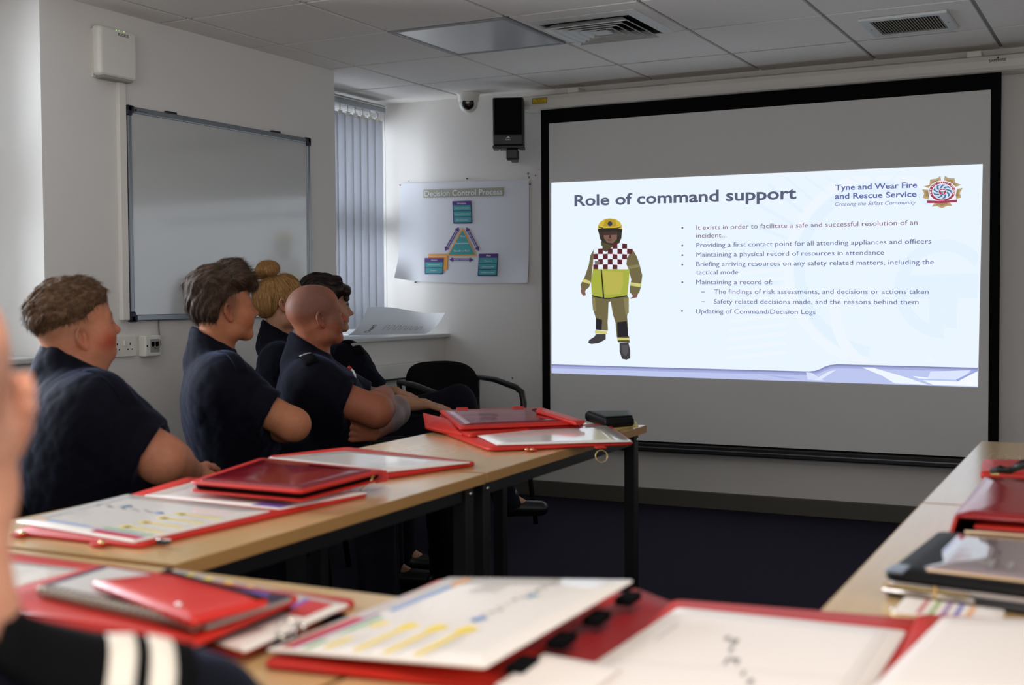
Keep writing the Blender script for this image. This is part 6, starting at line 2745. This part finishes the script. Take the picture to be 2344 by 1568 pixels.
def thick5(L):
    x, y, z = L.T
    line_ = np.where(x < .03, -.10, .045 + .9 * (x - .05))
    up_ = z - line_
    t = np.where(up_ < 0, -.004 + .15 * up_, .020 * sm(up_, -.002, .03))
    front = x - (.100 - .25 * np.clip(z - .085, -.05, .1))
    t = t * (1 - sm(front, -.01, .015)) - .012 * sm(front, .004, .02)
    return np.clip(t, -.02, .03)


def swept(S):
    S.ell(E_.H(-.030, 0, .110), (.075, .066, .050), np.array([E_.hf, E_.hl, E_.hu]), .03)
    S.cone(E_.H(-.05, -.05, .02), E_.H(-.06, -.055, -.11), .040, .034, .03)
    S.cone(E_.H(-.05, .05, .02), E_.H(-.06, .055, -.11), .040, .034, .03)
    S.cone(E_.H(-.05, -.055, -.11), E_.H(.01, -.070, -.17), .030, .016, .02)
    for k in range(7):
        y0 = -.060 + .02 * k
        w = max(.2, 1 - (y0 / .08) ** 2)
        S.cone(E_.H(.055, y0 * .8, .120 * w ** .25), E_.H(.100, y0, .100 * w ** .2), .017, .013, .02)
        S.cone(E_.H(.100, y0, .100 * w ** .2), E_.H(.108 - .25 * abs(y0), y0 * 1.12, .048), .011, .004, .012)


E_.hair('hair', MH5, lambda L: np.where((L[:, 0] > .08) | (L[:, 2] < -.06), .001, thick5(L)), lambda L: np.stack([L[:, 0] * 30, L[:, 1] * 130, L[:, 2] * 40], 1), amp=.0022, extra=swept, strands=(2600, .034, .004, lambda L: np.stack([-.9 + 0 * L[:, 0], L[:, 1] * 4, -.35 - 4 * (.06 - L[:, 2]).clip(0)], 1), .0013))
E_.epaulette(E_.at(775, 803, -.055), E_.at(818, 833, -.150), .044, E_.vec(.35, -.45, .8), ((.62, .74),), M_grey_stripe, E_.shirt_obj, arc=.004)

# --- 6: bald man close by at the left edge, seen from behind
G_ = Figure(-160, 930, .93)
ear = G_.at(36, 945, .02)
# he faces away: use a frame turned so that his front points into the room
G_.er0, G_.ed0 = G_.er.copy(), G_.ed.copy()
turn = math.radians(4)
fwd = G_.ed0 * math.cos(turn) + G_.er0 * math.sin(turn)
lft = np.cross(G_.up, fwd)
G_.er, G_.ed = fwd, lft            # head() expects er = forward, ed = to the left
G_.head(ear, yaw=0, pitch=2, s=.94, half=.081, nose=1.0, face=1.0, skull=(1.0, 1.05, 1.02), ear_s=1.06)
G_.er, G_.ed = G_.er0, G_.ed0
nb = G_.at(-195, 1400, .0)
G_.neck(nb, .066, .072, .04)
chest, belly, hip = G_.at(-195, 2045, .03), G_.at(-180, 2180, .05), G_.at(-180, 2330, .02)
R3 = [G_.er, G_.ed, G_.up]
for S_, gr in ((G_.body, -.014), (G_.shirt, 0)):
    S_.ell(chest, (.195 + gr, .120 + gr, .180 + gr), R3, .05)
    S_.ell(belly, (.190 + gr, .135 + gr, .170 + gr), R3, .07)
    S_.ell(hip, (.190 + gr, .140 + gr, .110 + gr), R3, .06)
    S_.cone(G_.at(-225, 1545, .01), G_.at(345, 1750, .02), .062 + gr, .066 + gr, .05)
    S_.cone(G_.at(-225, 1545, .01), G_.at(-785, 1750, .02), .062 + gr, .066 + gr, .05)
G_.shirt.cone(G_.at(-230, 1530, .0), G_.at(-225, 1365, .0), .086, .072, .02, cut=(G_.at(-225, 1365, -.03), G_.vec(0, .3, .95)))
G_.arm(G_.at(400, 1772, .04), G_.at(430, 2300, .02), G_.at(110, 2080, .13), r=(.068, .056, .048, .033), sleeve=.62, sl_r=1.18)
G_.hand(G_.at(100, 2080, .135), G_.vec(-.9, .35, -.1), G_.vec(.2, .2, .9), -1, curl=.4, fine=False)
G_.arm(G_.at(-820, 1795, .04), G_.at(-860, 2260, .10), G_.at(-440, 2000, .14), r=(.068, .056, .048, .033), sleeve=.62, sl_r=1.18)
G_.hand(G_.at(-430, 2000, .145), G_.vec(.9, .35, -.1), G_.vec(-.2, .2, .9), 1, curl=.4, fine=False)
G_.legs(np.append(hip[:2], .53), G_.ed, knee_z=.53, thigh=.42, spread=.06, r=(.088, .062, .045))
G_.finish('person nearest the camera seen from behind, two white stripes on a black epaulette', seat_origin(hip),
          face_tint(np.array(srgb(204, 146, 118)), .3, .3, .25, .3,
                    stubble=Stub(lambda A_: .45 * sm(A_[:, 2], -.06, .0) * (1 - sm(A_[:, 2], .045, .07)) * (1 - sm(A_[:, 0], .05, .08)) * (A_[:, 1] < .082), srgb(120, 100, 92))), seed=23)
G_.epaulette(G_.at(0, 1420, -.022), G_.at(462, 1520, -.022), .088, G_.vec(.16, -.50, .85), ((.55, .68), (.75, .88)), M_stripe, G_.shirt_obj, arc=.006)


# ------------------------------------------------------------------ chairs
M_seat = mat('black_upholstery', srgb(14, 14, 16), .95, spec=.08, var=.2, vscale=300, bump=.3, bscale=500)


def make_chair(label, back_z0, back_z1, arms, group=None, sz=.43):
    t = thing('chair', label, 'chair', (0, 0, 0), 0, group)
    b = MB()
    b.box((0, 0, sz), (.46, .47, .055), M_seat, bevel=.022, seg=4)
    b.build('seat', t)
    b = MB()
    N = 20
    h = (back_z1 - back_z0) / 2
    zc = (back_z0 + back_z1) / 2
    out = []
    for k in range(N * 2):
        a = 2 * PI * k / (N * 2)
        ex = 2 / 3.2
        y = .235 * math.copysign(abs(math.cos(a)) ** ex, math.cos(a))
        z = h * math.copysign(abs(math.sin(a)) ** ex, math.sin(a))
        out.append((y, z))
    vs, n2 = [], len(out)
    for th, ins in ((0, .92), (.012, 1.0), (.034, 1.0), (.048, .90), (.055, .5)):
        for y, z in out:
            vs.append((-.235 - .10 * (z + zc - .45) + th + .05 * (y / .235) ** 2 - .02, y * ins, zc + z * ins))
    fs = [[j * n2 + k, j * n2 + (k + 1) % n2, (j + 1) * n2 + (k + 1) % n2, (j + 1) * n2 + k] for j in range(4) for k in range(n2)]
    fs += [list(range(n2))[::-1], [4 * n2 + k for k in range(n2)]]
    b.add(vs, fs, M_seat, True)
    b.build('backrest', t)
    b = MB()
    b.box((-.262, 0, (sz - .03 + zc) / 2), (.012, .060, zc - sz + .07), M_tube, rot=Matrix.Rotation(-.10, 3, 'Y'), bevel=.003)
    f = sz - .032
    b.tube([(-.262, 0, f + .008), (-.18, 0, f - .006), (0, 0, f - .006)], .016, M_tube, 8)
    b.build('back_bracket', t)
    for sx in (-1, 1):
        for sy in (-1, 1):
            b = MB()
            b.tube([(sx * .17, sy * .20, f), (sx * .195, sy * .225, f - .10), (sx * .225, sy * .245, .0)], .0125, M_tube, 10)
            b.build('leg', t)
    b = MB()
    for sy in (-1, 1):
        b.tube([(-.17, sy * .20, f), (.17, sy * .20, f)], .0125, M_tube, 8)
    b.tube([(.10, -.20, f), (.10, .20, f)], .0125, M_tube, 8)
    b.build('seat_frame', t)
    if arms:
        for sy in (-1, 1):
            b = MB()
            b.tube([(-.235, sy * .262, .722), (-.10, sy * .268, .712), (.06, sy * .268, .680), (.105, sy * .266, .658), (.122, sy * .262, .60), (.118, sy * .255, .50), (.10, sy * .235, .41)],
                   [.013, .015, .016, .017, .017, .015, .013], M_black, 12)
            b.tube([(-.235, sy * .262, .722), (-.225, sy * .25, .60), (-.20, sy * .235, .41)], .013, M_black, 10)
            b.build('armrest', t)
    return t


emp = make_chair('black armchair in the far corner under the windowsill', .50, .815, True)
emp.location, emp.rotation_euler = (-3.05, 5.43, 0), (0, 0, math.radians(-20))
CH = 'black chairs the people sit on'
first = make_chair('black chair under the person with hands clasped in the lap', .47, .70, False, CH, sz=.385)


def set_chair(o, hip_, fwd_, back):
    f = np.array(fwd_, float)
    f[2] = 0
    f /= np.linalg.norm(f)
    p = np.array(hip_) + f * back
    o.location = (p[0], p[1], 0)
    o.rotation_euler = (0, 0, math.atan2(f[1], f[0]))


first.scale = (1, .90, 1)
set_chair(first, A.at(196, 1235, .085), A.vec(.93, .25, 0), -.01)
for fig, hp, fw, lab, bk in (
        (B_, B_.at(540, 1150, .10), B_.vec(.98, -.16, 0), 'black chair under the person with folded arms and a plain shirt', -.02),
        (C_, C_.at(655, 1035, .09), C_.vec(.9, -.2, 0), 'black chair under the person half hidden in the second row', -.01),
        (D_, D_.at(750, 1075, .11), D_.vec(.95, .1, 0), 'black chair under the person with folded arms and a striped epaulette', -.01),
        (E_, E_.at(820, 985, .09), E_.vec(1, 0, 0), 'black chair under the person with crossed legs', .0),
        (G_, hip, G_.ed0, 'black chair under the person nearest the camera', .05)):
    c = copy_tree(first)
    c['label'] = lab
    set_chair(c, hp, fw, bk)
